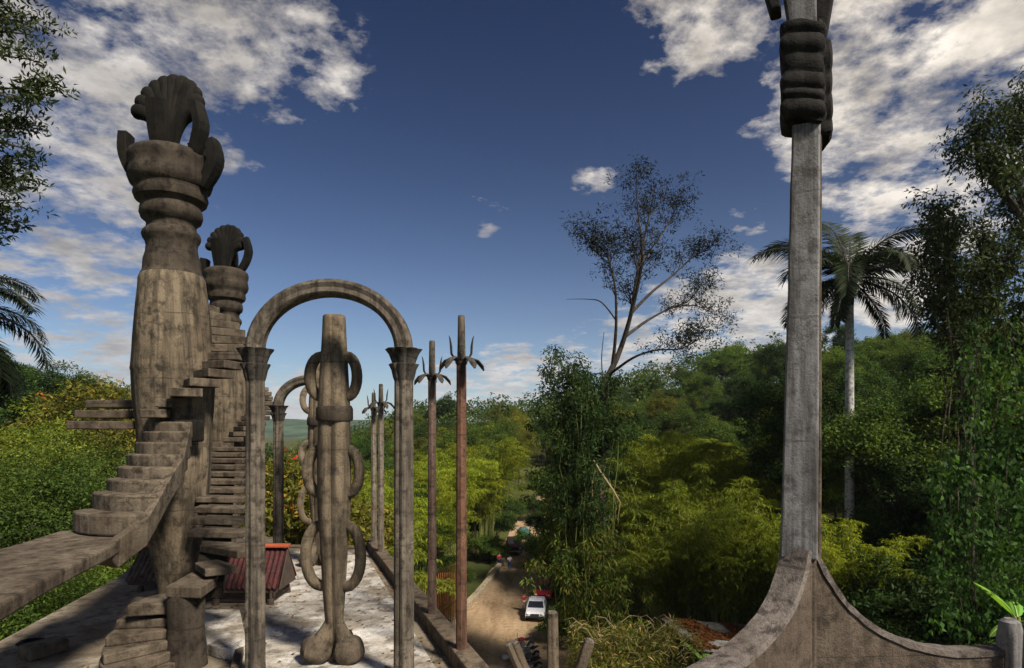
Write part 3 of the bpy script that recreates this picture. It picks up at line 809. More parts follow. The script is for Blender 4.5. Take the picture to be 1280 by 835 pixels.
# ------------------------------------------------------------------ posts with leaf collars
def leaf_post(Yd, ztop, zcol, r, label, low):
    p = kerb_pt(Yd); x, y = p.x, p.y
    root = thing('leafed_post', label, 'post', (x, y, FL+0.2), 'posts along the kerb')
    zs = np.linspace(FL+0.15, zcol, 12)
    MB().tube([(x, y, z) for z in zs], [r*1.12-r*0.12*i/11 for i in range(12)], 16, clover(8, 0.08), jit=0.03).build('post_shaft', low, root, smooth=True)
    MB().tube([(x, y, z) for z in (zcol-0.02, zcol+0.1, zcol+0.3, ztop-0.02, ztop)], [r*0.9, r*0.84, r*0.78, r*0.72, r*0.62], 14, jit=0.05).build('spike', 'arch', root, smooth=True)
    MB().tube([(x, y, z) for z in (zcol-0.05, zcol-0.02, zcol+0.03, zcol+0.05)], [r*1.0, r*1.25, r*1.25, r*0.9], 14).build('collar', 'cap', root, smooth=True)
    k = r/0.065
    for i in range(5):                                   # drooping leaves
        a = 0.35+i*2*math.pi/5
        d = Vector((math.cos(a), math.sin(a), 0))
        b = Vector((x, y, zcol+0.01))
        pts = [b+d*0.05*k, b+d*0.14*k+Vector((0, 0, 0.03*k)), b+d*0.22*k+Vector((0, 0, 0.0)), b+d*0.285*k+Vector((0, 0, -0.07*k)), b+d*0.31*k+Vector((0, 0, -0.125*k))]
        MB().tube(pts, [0.022*k, 0.04*k, 0.055*k, 0.05*k, 0.015*k], 8, squash=0.45, up=(-d.y, d.x, 0)).build('leaf', 'cap', root, smooth=True)
    for i in range(4):                                   # upright leaves
        a = 0.1+i*math.pi/2
        d = Vector((math.cos(a), math.sin(a), 0))
        b = Vector((x, y, zcol))
        pts = [b+d*0.07*k, b+d*0.13*k+Vector((0, 0, 0.10*k)), b+d*0.135*k+Vector((0, 0, 0.2*k)), b+d*0.15*k+Vector((0, 0, 0.30*k)), b+d*0.165*k+Vector((0, 0, 0.34*k))]
        MB().tube(pts, [0.02*k, 0.034*k, 0.036*k, 0.022*k, 0.006*k], 8, squash=0.45, up=(-d.y, d.x, 0)).build('leaf', 'cap', root, smooth=True)
leaf_post(8.36, 17.60, 16.97, 0.068, 'rusty red stained post with leaf collar, first on the kerb', 'rustpost')
leaf_post(10.0, 17.50, 16.90, 0.066, 'brown streaked post with leaf collar, second on the kerb', 'brownpost')
leaf_post(15.2, 17.20, 16.70, 0.072, 'slim grey post with leaf collar at the kerb end, the taller of two', 'post')
leaf_post(16.4, 17.06, 16.62, 0.072, 'slim grey post with leaf collar at the very end of the kerb', 'post')

# ------------------------------------------------------------------ small things on the platform
def shelter(x0, x1, y0, y1, ze, zr, mat, ridge, label, posts):
    root = thing('tin_shelter', label, 'shelter', ((x0+x1)/2, y0, FL))
    n = int((x1-x0)/0.09)
    yr = (y0+y1)/2
    for side, (ya, yb) in (('f', (y0, yr)), ('b', (y1, yr))):
        mb = MB(); vs = []; m = n*4
        for i in range(m+1):
            x = x0+(x1-x0)*i/m; dz = 0.02*math.cos(i*math.pi/2)
            vs += [(x, ya, ze+dz), (x, yb, zr+dz), (x, ya, ze+dz-0.012), (x, yb, zr+dz-0.012)]
        fs = []
        for i in range(m):
            a = i*4; b = a+4
            fs += [(a, b, b+1, a+1), (a+2, a+3, b+3, b+2), (a, a+2, b+2, b), (a+1, b+1, b+3, a+3)]
        fs += [(0, 1, 3, 2), (m*4, m*4+2, m*4+3, m*4+1)]
        mb.add(vs, fs).build('roof_sheet', mat, root)
    if ridge:
        MB().box(((x0+x1)/2, yr, zr+0.035), (x1-x0+0.06, 0.20, 0.05)).build('ridge_cap', ridge, root, bevel=0.01)
    for x in (x0+0.01, x1-0.01):
        MB().add([(x, y0+0.08, ze-0.05), (x, y1-0.08, ze-0.05), (x, yr, zr-0.04), (x+0.02, y0+0.08, ze-0.05), (x+0.02, y1-0.08, ze-0.05), (x+0.02, yr, zr-0.04)], [(0, 1, 2), (5, 4, 3), (0, 3, 4, 1), (1, 4, 5, 2), (2, 5, 3, 0)]).build('gable', 'wood', root)
    MB().box(((x0+x1)/2, y0+0.06, ze-0.055), (x1-x0-0.06, 0.05, 0.07)).build('eave_beam', 'wood', root)
    for (px_, py_) in posts:
        MB().tube([(px_, py_, FL-0.01), (px_, py_, FL+0.1), (px_, py_, FL+0.11), (px_, py_, ze+0.1)], [0.07, 0.06, 0.03, 0.03], 8).build('post', 'wood', root)
    return root
a = at(156, 735, 12.15); b = at(246, 735, 12.15)
shelter(a.x, b.x, 12.15, 13.25, 13.02, 13.60, 'grey_tin', 'orange_tin', 'low shelter with weathered corrugated roof and orange ridge behind the tallest column', [(a.x+0.28, 12.21), (b.x-0.2, 12.21), (a.x+0.28, 13.15), (b.x-0.2, 13.15)])
a = at(258, 743, 11.2); b = at(347, 743, 11.2)
shelter(a.x, b.x, 11.2, 12.2, 13.12, 13.78, 'red_tin', 'orange_tin', 'low shelter with faded red corrugated roof beside the lower staircase', [(a.x+0.15, 11.26), (b.x-0.15, 11.26), (a.x+0.15, 12.1), (b.x-0.15, 12.1)])
MB().box(((a.x+b.x)/2, 11.7, 13.0), (b.x-a.x-0.3, 0.7, 0.36)).build('dark_infill', 'wood', None, loc=((a.x+b.x)/2, 11.7, FL), bevel=0.02)  # solid dark block filling the dark zone below the red roof
tag(bpy.data.objects['dark_infill'], 'dark block filling the space under the red corrugated roof', 'box')
# curved limewashed step
pts = []
for i in range(11):
    t = i/10; p = at(253+51*t, 0, 8.62-0.22*math.sin(math.pi*t)); pts.append((p.x, p.y+0.12))
a = at(300, 0, 10.4); b = at(250, 0, 10.4)
pts += [(a.x, 10.4), (b.x, 10.4)]
o = MB().prism(pts, FL, FL+0.17).build('curved_step', 'floor_white', None, bevel=0.02, loc=(-4.1, 9.3, FL))
tag(o, 'limewashed low step with a curved front beside the newel', 'step')
a = at(302, 0, 8.0); b = at(308, 0, 10.6)
o = MB().prism([(a.x, 7.6), (a.x+0.12, 7.6), (b.x+0.1, 10.6), (b.x, 10.6)], FL, FL+0.14).build('low_kerb', 'tread', None, bevel=0.015, loc=(a.x, 8, FL))
tag(o, 'narrow concrete kerb between the curved step and the arch', 'kerb')
p = at(55, 822, 8.75)
o = MB().box((p.x, 8.75, FL+0.09), (0.36, 0.5, 0.18), R(-28)).build('concrete_block', 'kerb', None, bevel=0.025, loc=(p.x, 8.75, FL))
tag(o, 'dark mossy concrete block lying on the platform below the landing', 'block')
p = at(40, 803, 9.25)
mb = MB(); vs = []; n = 16
for (r, z) in ((0.09, FL+0.002), (0.10, FL+0.03), (0.14, FL+0.032), (0.18, FL-0.0)):
    for k in range(n):
        a_ = 2*math.pi*k/n; vs.append((p.x+r*1.2*math.cos(a_), 9.25+r*math.sin(a_), z))
mb.add(vs, [(i*n+k, i*n+(k+1) % n, (i+1)*n+(k+1) % n, (i+1)*n+k) for i in range(3) for k in range(n)]+[tuple(range(n))])
o = mb.build('drain_socket', 'crown', None, smooth=True, loc=(p.x, 9.25, FL))
tag(o, 'round empty socket in the platform floor near the dark block', 'socket')
p = at(340, 0, 11.9)
o = MB().ball((p.x, 11.9, FL+0.16), (0.30, 0.25, 0.2), 14, 9, 0.35).build('rubble_stone', 'kerb', None, loc=(p.x, 11.9, FL), smooth=True)
tag(o, 'brown rubble stone lying by the red shelter', 'stone')

# ------------------------------------------------------------------ finned column on the near terrace
RC = (2.875, 6.0)
TZ = 12.95
root = thing('terrace', None, None, (3.5, 5.6, TZ)); root['kind'] = 'structure'; root['label'] = 'small concrete terrace under the finned column'
MB().prism([(0.9, 4.2), (5.8, 4.2), (5.8, 7.0), (0.9, 7.0)], TZ-0.4, TZ).build('slab', 'fin', root, bevel=0.03)
for (x, y) in ((1.4, 4.8), (5.2, 4.8), (1.4, 6.5), (5.2, 6.5)):
    MB().lathe([(0.4, Tz(x, y)-0.3), (0.35, 6), (0.5, TZ-0.4)], (x, y), 16).build('support_pier', 'fin', root, smooth=True)
root = thing('finned_column', 'tall grey finned column with shade-darkened ruffled collar and swept buttress foot', 'column', (RC[0], RC[1], TZ))
px_ = 6.0/760
def fin(dirx, diry, prof, thick, name, mat, top_edge='finedge'):
    """buttress: prof = [(radius, z)] from the top down; outer edge slab is its own part"""
    d = Vector((dirx, diry)).normalized(); s = Vector((-d.y, d.x))
    n = len(prof); vs = []
    for (r, z) in prof:
        j = 0.012*mnoise.noise(Vector((r*7, z*7, dirx)))
        for sg in (-1, 1):
            vs.append((RC[0]+s.x*sg*thick/2, RC[1]+s.y*sg*thick/2, z))
            vs.append((RC[0]+d.x*(r+j)+s.x*sg*thick/2, RC[1]+d.y*(r+j)+s.y*sg*thick/2, z))
    zb = TZ-0.02
    for (r, z) in (prof[-1],):
        for sg in (-1, 1):
            vs.append((RC[0]+s.x*sg*thick/2, RC[1]+s.y*sg*thick/2, zb)); vs.append((RC[0]+d.x*r+s.x*sg*thick/2, RC[1]+d.y*r+s.y*sg*thick/2, zb))
    n += 1; fs = []
    for i in range(n-1):
        a, b = i*4, (i+1)*4
        fs += [(a, a+1, b+1, b), (a+2, b+2, b+3, a+3), (a+1, a+3, b+3, b+1)]
    MB().add(vs, fs).build(name, mat, root)
    # rough coping along the swept edge
    vs = []; m = len(prof)
    for i, (r, z) in enumerate(prof):
        r2, z2 = prof[min(i+1, m-1)]; r1, z1 = prof[max(i-1, 0)]
        t = Vector((r2-r1, z2-z1)); t = t.normalized() if t.length else Vector((0, -1))
        nn = Vector((-t.y, t.x))
        if nn.y < 0: nn = -nn
        tk = thick/2+0.018
        for (off, sg) in ((-0.02, -1), (0.035, -0.93), (0.042, 0), (0.035, 0.93), (-0.02, 1)):
            jj = 0.012*mnoise.noise(Vector((r*9+sg, z*9, off*20+dirx)))
            vs.append((RC[0]+d.x*(r+nn.x*(off+jj))+s.x*sg*tk, RC[1]+d.y*(r+nn.x*(off+jj))+s.y*sg*tk, z+nn.y*(off+jj)))
    fs = [(i*5+j, i*5+j+1, (i+1)*5+j+1, (i+1)*5+j) for i in range(m-1) for j in range(4)]+[(i*5+4, i*5, (i+1)*5, (i+1)*5+4) for i in range(m-1)]
    fs += [(0, 1, 2, 3, 4), tuple((m-1)*5+j for j in (4, 3, 2, 1, 0))]
    MB().add(vs, fs).build('coping', top_edge, root)
fin(1.0, 0.06, smooth_prof([(0.08, 14.80), (0.22, 14.55), (0.40, 14.30), (0.72, 14.04), (1.10, 13.88), (1.50, 13.80), (2.08, 13.80)]), 0.15, 'buttress', 'fin')
fin(-0.80, -0.62, smooth_prof([(0.14, 14.86), (0.24, 14.62), (0.46, 14.36), (0.80, 14.17), (1.25, 14.05), (1.7, 14.0)]), 0.26, 'buttress', 'fin', 'finedge')
fin(-0.75, 0.66, smooth_prof([(0.12, 14.78), (0.22, 14.5), (0.36, 14.2), (0.52, 13.8), (0.68, 13.3)]), 0.15, 'buttress', 'fin')
# shaft: broad pale face towards the valley stair, slimmer rib behind it
def shaft_prism(name, mat, off0, off1, w0, w1, d0, d1, z0, z1, rz, n=14):
    vs = []
    for i in range(n):
        t = i/(n-1); z = z0+(z1-z0)*t
        w = w0+(w1-w0)*t; dd = d0+(d1-d0)*t
        ox = off0[0]+(off1[0]-off0[0])*t; oy = off0[1]+(off1[1]-off0[1])*t
        for (x, y) in ((-.5, -.5), (.5, -.5), (.5, .5), (-.5, .5)):
            j = 0.006*mnoise.noise(Vector((x*5, y*5, z*3)))
            X_ = x*w+j; Y_ = y*dd+j
            vs.append((RC[0]+ox+X_*math.cos(rz)-Y_*math.sin(rz), RC[1]+oy+X_*math.sin(rz)+Y_*math.cos(rz), z))
    fs = [(i*4+j, i*4+(j+1) % 4, (i+1)*4+(j+1) % 4, (i+1)*4+j) for i in range(n-1) for j in range(4)]+[(3, 2, 1, 0), tuple((n-1)*4+j for j in range(4))]
    return MB().add(vs, fs).build(name, mat, root, bevel=0.018)
shaft_prism('shaft', 'grey', (-0.055, -0.02), (0.02, -0.02), 0.33, 0.25, 0.24, 0.22, 14.77, 19.0, R(-26))
shaft_prism('shaft_foot', 'fin', (-0.06, 0.0), (-0.05, -0.0), 0.30, 0.30, 0.22, 0.22, TZ-0.02, 14.80, R(-26))
shaft_prism('shaft_rib', 'tread', (0.13, 0.10), (0.15, 0.10), 0.17, 0.15, 0.20, 0.20, 14.70, 19.0, R(-26))
# ruffled collar: two stacks of drapery folds
def ruffle(name, ox, oy, rx, ry, z0, z1, folds, ph):
    vs = []; n = 36; m = folds*9+1
    rg = random.Random(int(ph*100)); cuts = [0.0]
    for k in range(folds): cuts.append(cuts[-1]+rg.uniform(0.6, 1.5))
    cuts = [c/cuts[-1] for c in cuts]; amp = [rg.uniform(0.06, 0.15) for _ in range(folds)]
    for i in range(m):
        t = i/(m-1); z = z0+(z1-z0)*t
        for k in range(n):
            a = 2*math.pi*k/n
            ca, sa = math.cos(a), math.sin(a)
            tt = min(0.999, max(0.0, t+0.05*math.sin(a+ph)+0.03*math.sin(3*a+ph*2)))
            q_ = max(q for q in range(folds) if cuts[q] <= tt)
            f = (tt-cuts[q_])/(cuts[q_+1]-cuts[q_])
            bulge = 1.0-0.07+amp[q_]*1.6*(math.sin(math.pi*f)**0.7)*(1.25-0.5*f)      # saw-toothed folds that hang
            bulge *= 1+0.05*mnoise.noise(Vector((ca*1.6+ph, sa*1.6, z*4)))
            if i == 0 or i == m-1: bulge *= 0.84
            q = 1/max(abs(ca), abs(sa))**0.85
            zz = z+0.05*math.sin(2*a+ph)+0.03*math.sin(3*a)
            x, y = rx*ca*q*bulge, ry*sa*q*bulge
            rz = R(-26)
            vs.append((RC[0]+ox+x*math.cos(rz)-y*math.sin(rz), RC[1]+oy+x*math.sin(rz)+y*math.cos(rz), zz))
    fs = [(i*n+k, i*n+(k+1) % n, (i+1)*n+(k+1) % n, (i+1)*n+k) for i in range(m-1) for k in range(n)]+[tuple(range(n-1, -1, -1)), tuple((m-1)*n+k for k in range(n))]
    MB().add(vs, fs).build(name, 'ruffle', root, smooth=True)
ruffle('ruffled_collar', -0.015, -0.02, 0.185, 0.15, 19.02, 19.98, 6, 0.37)
ruffle('ruffled_collar', 0.22, 0.10, 0.10, 0.125, 18.93, 19.88, 4, 1.93)
shaft_prism('head', 'grey', (-0.01, -0.02), (-0.14, -0.02), 0.24, 0.42, 0.20, 0.24, 19.9, 21.4, R(-26), 8)
shaft_prism('head', 'ruffle', (0.13, 0.08), (0.34, 0.10), 0.22, 0.34, 0.20, 0.24, 19.8, 21.4, R(-26), 8)
shaft_prism('head', 'ruffle', (-0.27, 0.0), (-0.52, 0.02), 0.10, 0.24, 0.2, 0.22, 20.12, 21.3, R(-26), 6)
# end post of the swept wall, and the slim pole beside it
o = MB().lathe([(0.11, TZ-0.02), (0.115, 13.5), (0.11, 13.95), (0.085, 14.10), (0.05, 14.13)], (5.0, 6.1), 18, 0.06).build('end_post', 'grey', None, smooth=True, loc=(5.0, 6.1, TZ))
tag(o, 'stubby round grey post closing the swept buttress wall', 'post')
o = MB().tube([(4.98, 5.85, TZ-0.02), (5.0, 5.85, 14.0), (5.06, 5.85, 15.2), (5.09, 5.85, 15.8)], [0.075, 0.065, 0.045, 0.03], 12, jit=0.06).build('slim_pole', 'grey', None, smooth=True, loc=(4.98, 5.85, TZ))
tag(o, 'slim leaning pale pole beside the stubby grey post', 'pole')

# three-stalk stone finial rising beside the terrace
fx, fy = (690-640)/F*7.0, 7.0
root = thing('stalk_finial', 'three fluted stone stalks spreading from one pillar head', 'finial', (fx, fy, Tz(fx, fy)))
MB().lathe([(0.42, Tz(fx, fy)-0.3), (0.34, 4), (0.28, 11.5), (0.30, 12.5), (0.22, 12.75), (0.1, 12.9)], (fx, fy), 20).build('pillar', 'fin', root, smooth=True)
def stalk(pts, r, n=5):
    P = [Vector(p) for p in pts]
    sm = []
    for i in range(12):
        t = i/11*(len(P)-1); k = min(int(t), len(P)-2); sm.append(P[k].lerp(P[k+1], t-k))
    MB().tube(sm, [r*(1.15-0.2*i/11) for i in range(12)], 25, clover(n, 0.24), jit=0.05).build('stalk', 'kerb', root, smooth=True)
    MB().tube([sm[-1]-Vector((0, 0, 0.002)), sm[-1]+(sm[-1]-sm[-2]).normalized()*0.018], [r*0.86, r*0.7], 20, clover(n, 0.2), jit=0.1).build('stalk_end', 'finedge', root)
stalk([at(692, 900, 7.0), at(691, 835, 7.0), at(690, 766, 7.0)], 0.070)
stalk([at(686, 905, 6.95), at(668, 860, 6.9), at(652, 832, 6.85), at(642, 804, 6.85)], 0.068)
stalk([at(640, 0, 6.9) if False else at(684, 905, 6.9), at(662, 862, 6.8), at(645, 830, 6.75), at(635, 806, 6.75)], 0.045)
stalk([at(698, 905, 6.95), at(712, 862, 6.9), at(727, 832, 6.85), at(737, 801, 6.85)], 0.068)

# ------------------------------------------------------------------ foliage builders (numpy)
NR = np.random.default_rng(11)
def unit(a):
    return a/np.maximum(np.linalg.norm(a, axis=-1, keepdims=True), 1e-9)
def leaf_quads(base, d, nrm, L, W, fold=0.15):
    d = unit(d); s = unit(np.cross(d, nrm)); n2 = unit(np.cross(s, d))
    L = np.broadcast_to(np.asarray(L, float).reshape(-1, 1), (len(base), 1)); W = np.broadcast_to(np.asarray(W, float).reshape(-1, 1), (len(base), 1))
    v0 = base; v2 = base+d*L-n2*L*fold
    mid = base+d*L*0.5
    v1 = mid+s*W*0.5+n2*W*0.12; v3 = mid-s*W*0.5+n2*W*0.12
    V = np.stack([v0, v1, v2, v3], 1).reshape(-1, 3)
    Fq = np.arange(len(V)).reshape(-1, 4)
    return V, Fq
def rand_dir(n):
    return unit(NR.normal(size=(n, 3)))
def clump_leaves(C, rad, per, L, W, up=0.6, flat=0.6, outc=None, droop=0.0):
    """leaves scattered round clump centres C (n,3) with radius rad (n,)"""
    n = len(C)
    per = np.broadcast_to(np.asarray(per), (n,))
    rep = np.repeat(np.arange(n), per)
    r = NR.random(len(rep))**0.45
    dirs = rand_dir(len(rep)); dirs[:, 2] = dirs[:, 2]*flat+0.12
    p = C[rep]+dirs*(r*rad[rep])[:, None]
    nrm = unit(rand_dir(len(rep))*0.8+np.array([0, 0, up])+dirs*0.5)
    d = unit(np.cross(nrm, rand_dir(len(rep)))+dirs*0.5+np.array([0, 0, -droop]))
    sc_ = 0.65+0.7*NR.random(len(rep))
    return leaf_quads(p, d, nrm, L*sc_, W*sc_)
def join(parts):
    V = []; Fq = []; n = 0
    for v, f in parts:
        V.append(v); Fq.append(f+n); n += len(v)
    return np.concatenate(V), np.concatenate(Fq)
def branch_path(a, b, sag, k=5, wob=0.06):
    a = Vector(a); b = Vector(b); L = (b-a).length; pts = []
    for i in range(k+1):
        t = i/k
        p = a.lerp(b, t); p.z += sag*L*math.sin(math.pi*t)
        w = wob*L*math.sin(math.pi*t)
        p += Vector((w*mnoise.noise(p*0.7), w*mnoise.noise(p*0.7+Vector((9, 0, 0))), w*0.5*mnoise.noise(p*0.7+Vector((0, 9, 0)))))
        pts.append(p)
    return pts

PROTO = {}
def make_tree(key, name, H, Rc, Hc, ncl, per, L, W, leafmat, barkmat, label, group, cat='tree', seed=1, flat=0.6, trunk=0.02, up=0.6, droop=0.0, lobes=5, flowers=None, low=0.0):
    global NR
    NR = np.random.default_rng(seed); rg = random.Random(seed)
    root = thing(name, label, cat, (0, 0, -500), group)
    zc = H-Hc*0.5
    # a few big lobes give the crown an uneven outline, clumps sit on the lobes' shells
    lob = []
    for i in range(lobes):
        a = 2*math.pi*i/lobes+rg.uniform(-.5, .5); q = rg.uniform(0.25, 0.62) if i else 0.05
        lob.append((Vector((math.cos(a)*Rc*q, math.sin(a)*Rc*q, zc+Hc*rg.uniform(-0.22, 0.24) if i else H-Hc*0.36)), rg.uniform(0.42, 0.62)))
    C = []
    for i in range(ncl):
        c, s = lob[i % lobes]
        d = NR.normal(size=3); d /= np.linalg.norm(d)
        if d[2] < -0.35: d[2] *= -0.6
        k = 0.55+0.5*NR.random()
        C.append([c.x+d[0]*Rc*s*k, c.y+d[1]*Rc*s*k, max(low, c.z+d[2]*Hc*s*0.62*k)])
    C = np.array(C)
    rad = Rc*0.17*(0.7+0.7*NR.random(ncl))
    V, Fq = clump_leaves(C, rad, (per*(0.6+0.8*NR.random(ncl))).astype(int), L, W, up=up, flat=flat, droop=droop)
    mb = MB()
    r0 = H*trunk
    top = (rg.uniform(-.4, .4), rg.uniform(-.4, .4), zc)
    tp = branch_path((0, 0, -0.6), top, 0, 7, 0.08)
    mb.tube(tp, [r0*(1.25 if i == 0 else 1-0.65*i/7) for i in range(8)], 9, jit=0.12)
    for i in range(0, ncl, max(1, ncl//26)):
        k = rg.randint(3, 7); st = tp[k]
        e = C[i]
        pa = branch_path(st, e, 0.06, 5, 0.12)
        rr = r0*(1-0.65*k/7)*0.5
        mb.tube(pa, [rr*(1-0.8*j/5) for j in range(6)], 5)
    tr = mb.build('trunk', barkmat, None, smooth=False); tr.parent = root
    cr = np_obj('crown', V, Fq, leafmat, root)
    kids = [(tr, []), (cr, [])]
    if flowers:
        ids = NR.choice(ncl, flowers)
        V2, F2 = clump_leaves(C[ids]+np.array([0, 0, Rc*0.08]), rad[ids]*0.5, 6, L*0.85, W*1.2, up=1.0)
        fo = np_obj('flowers', V2, F2, 'flower', root); fo['kind'] = 'stuff'
        kids.append((fo, []))
    PROTO[key] = [root, kids, False, H]
    return root
def plant(key, x, y, s=1.0, rz=None, z=None, sz=None, label=None, group=None):
    root, kids, used, H = PROTO[key]
    z = Tz(x, y)-0.05 if z is None else z
    rz = rng.uniform(0, 6.28) if rz is None else rz
    sc3 = (s, s, sz if sz else s)
    if not used:
        root.location = (x, y, z); root.rotation_euler = (0, 0, rz); root.scale = sc3
        PROTO[key][2] = True
        r = root
        if label: r['label'] = label
        if group: r['group'] = group
        return r
    return copy_tree(root, kids, (x, y, z), rz, sc3, label, group)

def make_bamboo(key, H, spread, nc, leafmat, label, group, seed, lo=0.34, nodes=62, per=12, LL=0.31):
    global NR
    NR = np.random.default_rng(seed); rg = random.Random(seed)
    root = thing('bamboo_clump', label, 'bamboo', (0, 0, -500), group)
    mb = MB(); B = []; D = []; N = []; Ls = []
    for i in range(nc):
        a = rg.uniform(0, 2*math.pi); r0 = rg.uniform(0, 0.9)
        h = H*rg.uniform(0.62, 1.0); sp = spread*rg.uniform(0.25, 1.0)
        dv = Vector((math.cos(a), math.sin(a), 0)); base = dv*r0
        def P(t):
            return base+dv*(sp*(0.12*t+0.88*t**2.6))+Vector((0, 0, h*(1.20*t-0.42*t**3.4*(0.5+0.8*sp/spread))))
        pts = [P(k/11) for k in range(12)]
        mb.tube(pts, [0.055*(1-0.88*k/11) for k in range(12)], 5, cap=False)
        for k in range(nodes):
            t = lo+(1-lo)*(k+rg.random())/nodes
            p = P(t); tn = (P(min(t+0.02, 1.02))-p).normalized()
            b = rg.uniform(0, 2*math.pi)
            tw = Vector((math.cos(b), math.sin(b), rg.uniform(-0.1, 0.5))).normalized()
            tl = (0.5+1.0*math.sin(math.pi*min(1, (t-lo)/(1-lo)*0.85+0.12)))*rg.uniform(0.5, 1.1)*H/14
            for j in range(per):
                q = (j+1)/per
                B.append(p+tw*(tl*q)+Vector((0, 0, -0.30*tl*q*q))); D.append(tw*0.55+tn*0.15+Vector((rg.uniform(-.6, .6), rg.uniform(-.6, .6), rg.uniform(-1.0, 0.0))))
    B = np.array([tuple(v) for v in B]); D = np.array([tuple(v) for v in D])
    nrm = rand_dir(len(B))*0.7+np.array([0, 0, 1.0])
    s = 0.7+0.6*NR.random(len(B))
    V, Fq = leaf_quads(B, D, nrm, LL*s, LL*0.19*s, 0.2)
    tr = mb.build('culms', 'culm', None); tr.parent = root; tr['kind'] = 'stuff'
    cr = np_obj('crown', V, Fq, leafmat, root)
    PROTO[key] = [root, [(tr, []), (cr, [])], False, H]

G1 = 'forest trees on the hillsides'
make_tree('dark1', 'forest_tree', 13, 5.0, 8.5, 180, 135, 0.22, 0.10, 'leaf_dark', 'darkbark', 'dark green broadleaf tree in the hillside forest', G1, seed=3)
make_tree('dark2', 'forest_tree', 15, 4.4, 10.5, 180, 135, 0.22, 0.10, 'leaf_dark', 'darkbark', 'tall dark green broadleaf tree in the hillside forest', G1, seed=4, lobes=6)
make_tree('mid1', 'forest_tree', 11, 4.8, 7.5, 180, 135, 0.21, 0.10, 'leaf_mid', 'bark', 'mid green rounded tree in the hillside forest', G1, seed=5)
make_tree('mid2', 'forest_tree', 14, 5.2, 8.0, 180, 135, 0.22, 0.10, 'leaf_mid', 'bark', 'mid green spreading tree in the hillside forest', G1, seed=6, lobes=7)
make_tree('light1', 'forest_tree', 10, 4.4, 7.5, 175, 135, 0.20, 0.09, 'leaf_light', 'bark', 'yellow green bushy tree in the hillside forest', G1, seed=7)
make_tree('olive1', 'forest_tree', 12, 5.0, 8.0, 180, 135, 0.21, 0.09, 'leaf_olive', 'bark', 'olive toned tree in the hillside forest', G1, seed=8)
make_tree('under', 'understorey_bush', 3.6, 2.6, 3.4, 110, 100, 0.16, 0.07, 'leaf_mid', 'bark', 'rounded green bush in the undergrowth of the slopes', 'undergrowth bushes', cat='bush', seed=9, trunk=0.012, low=0.15)
make_tree('underd', 'understorey_bush', 4.2, 2.8, 4.0, 110, 100, 0.17, 0.07, 'leaf_dark', 'bark', 'dark leafy bush in the undergrowth of the slopes', 'undergrowth bushes', cat='bush', seed=10, trunk=0.012, low=0.15)
make_tree('near1', 'thicket_tree', 12, 5.0, 9.5, 230, 125, 0.155, 0.062, 'leaf_mid', 'bark', 'fine leaved green tree below the stair landing', 'trees below the landing', seed=15, lobes=7)
make_tree('near2', 'thicket_tree', 11.5, 5.0, 9.5, 230, 125, 0.15, 0.06, 'leaf_light', 'bark', 'fine leaved yellow green tree below the stair landing', 'trees below the landing', seed=16, lobes=7)
BG = 'bamboo clumps in the valley'
make_bamboo('bam1', 15.5, 6.0, 34, 'leaf_bamboo', 'tall yellow green bamboo clump arching beside the road', BG, 21)
make_bamboo('bam2', 15.0, 7.0, 36, 'leaf_bamboo_dark', 'olive green bamboo clump with drooping plumes', BG, 22)
make_bamboo('bam3', 12.0, 5.5, 30, 'leaf_bamboo', 'shorter golden green bamboo clump with feathery drooping tips', BG, 23, nodes=66)

def atT(px, Yd):
    return (px-640)/F*Yd
# bamboo: left of the road and along the platform's far side
for (k, px, Yd, s, lab) in (('bam1', 606, 76, 1.22, 'tall yellow green bamboo clump leaning over the road above the walkers'), ('bam1', 560, 68, 1.12, 'yellow green bamboo clump behind the ochre railing'), ('bam1', 520, 58, 1.05, 'yellow green bamboo clump seen between the brown and slim grey posts'),
        ('bam1', 478, 46, 1.0, 'yellow green bamboo clump just beyond the kerb end'), ('bam2', 440, 38, 0.97, 'olive bamboo clump rising beyond the ringed pillars'), ('bam1', 440, 52, 1.04, 'yellow bamboo clump behind the olive one beyond the pillars'), ('bam2', 585, 92, 1.25, 'olive bamboo clump at the far end of the left verge'),
        ('bam1', 545, 82, 1.15, 'yellow green bamboo clump between railing and hillside trees'), ('bam3', 395, 34, 1.0, 'short golden bamboo clump between the far arch and the flame tree')):
    plant(k, atT(px, Yd), Yd, s, label=lab)
# bamboo right of the road
for (k, px, Yd, s, lab) in (('bam2', 825, 46, 1.10, 'olive bamboo clump beside the vine hung stem'), ('bam2', 860, 41, 0.99, 'olive bamboo clump drooping over the leaf littered roof'), ('bam2', 910, 39, 0.95, 'olive bamboo clump close against the finned column'), ('bam1', 835, 54, 1.16, 'tallest golden bamboo clump right of the sparse tree'), ('bam1', 790, 60, 1.10, 'golden bamboo clump directly behind the sparse tree'),
        ('bam3', 955, 40, 0.93, 'short golden bamboo clump behind the finned shaft'), ('bam1', 925, 52, 1.02, 'golden bamboo clump at the foot of the forested slope'), ('bam3', 735, 76, 1.0, 'short golden bamboo clump on the right bank of the road'), ('bam2', 880, 47, 1.02, 'olive bamboo clump in the middle of the thicket')):
    plant(k, atT(px, Yd), Yd, s, label=lab)
plant('bam3', atT(1064, 33), 33, 0.86, label='golden bamboo dome around the palm trunk')
plant('bam3', atT(985, 37), 37, 0.85, label='golden bamboo clump between finned column and palm')

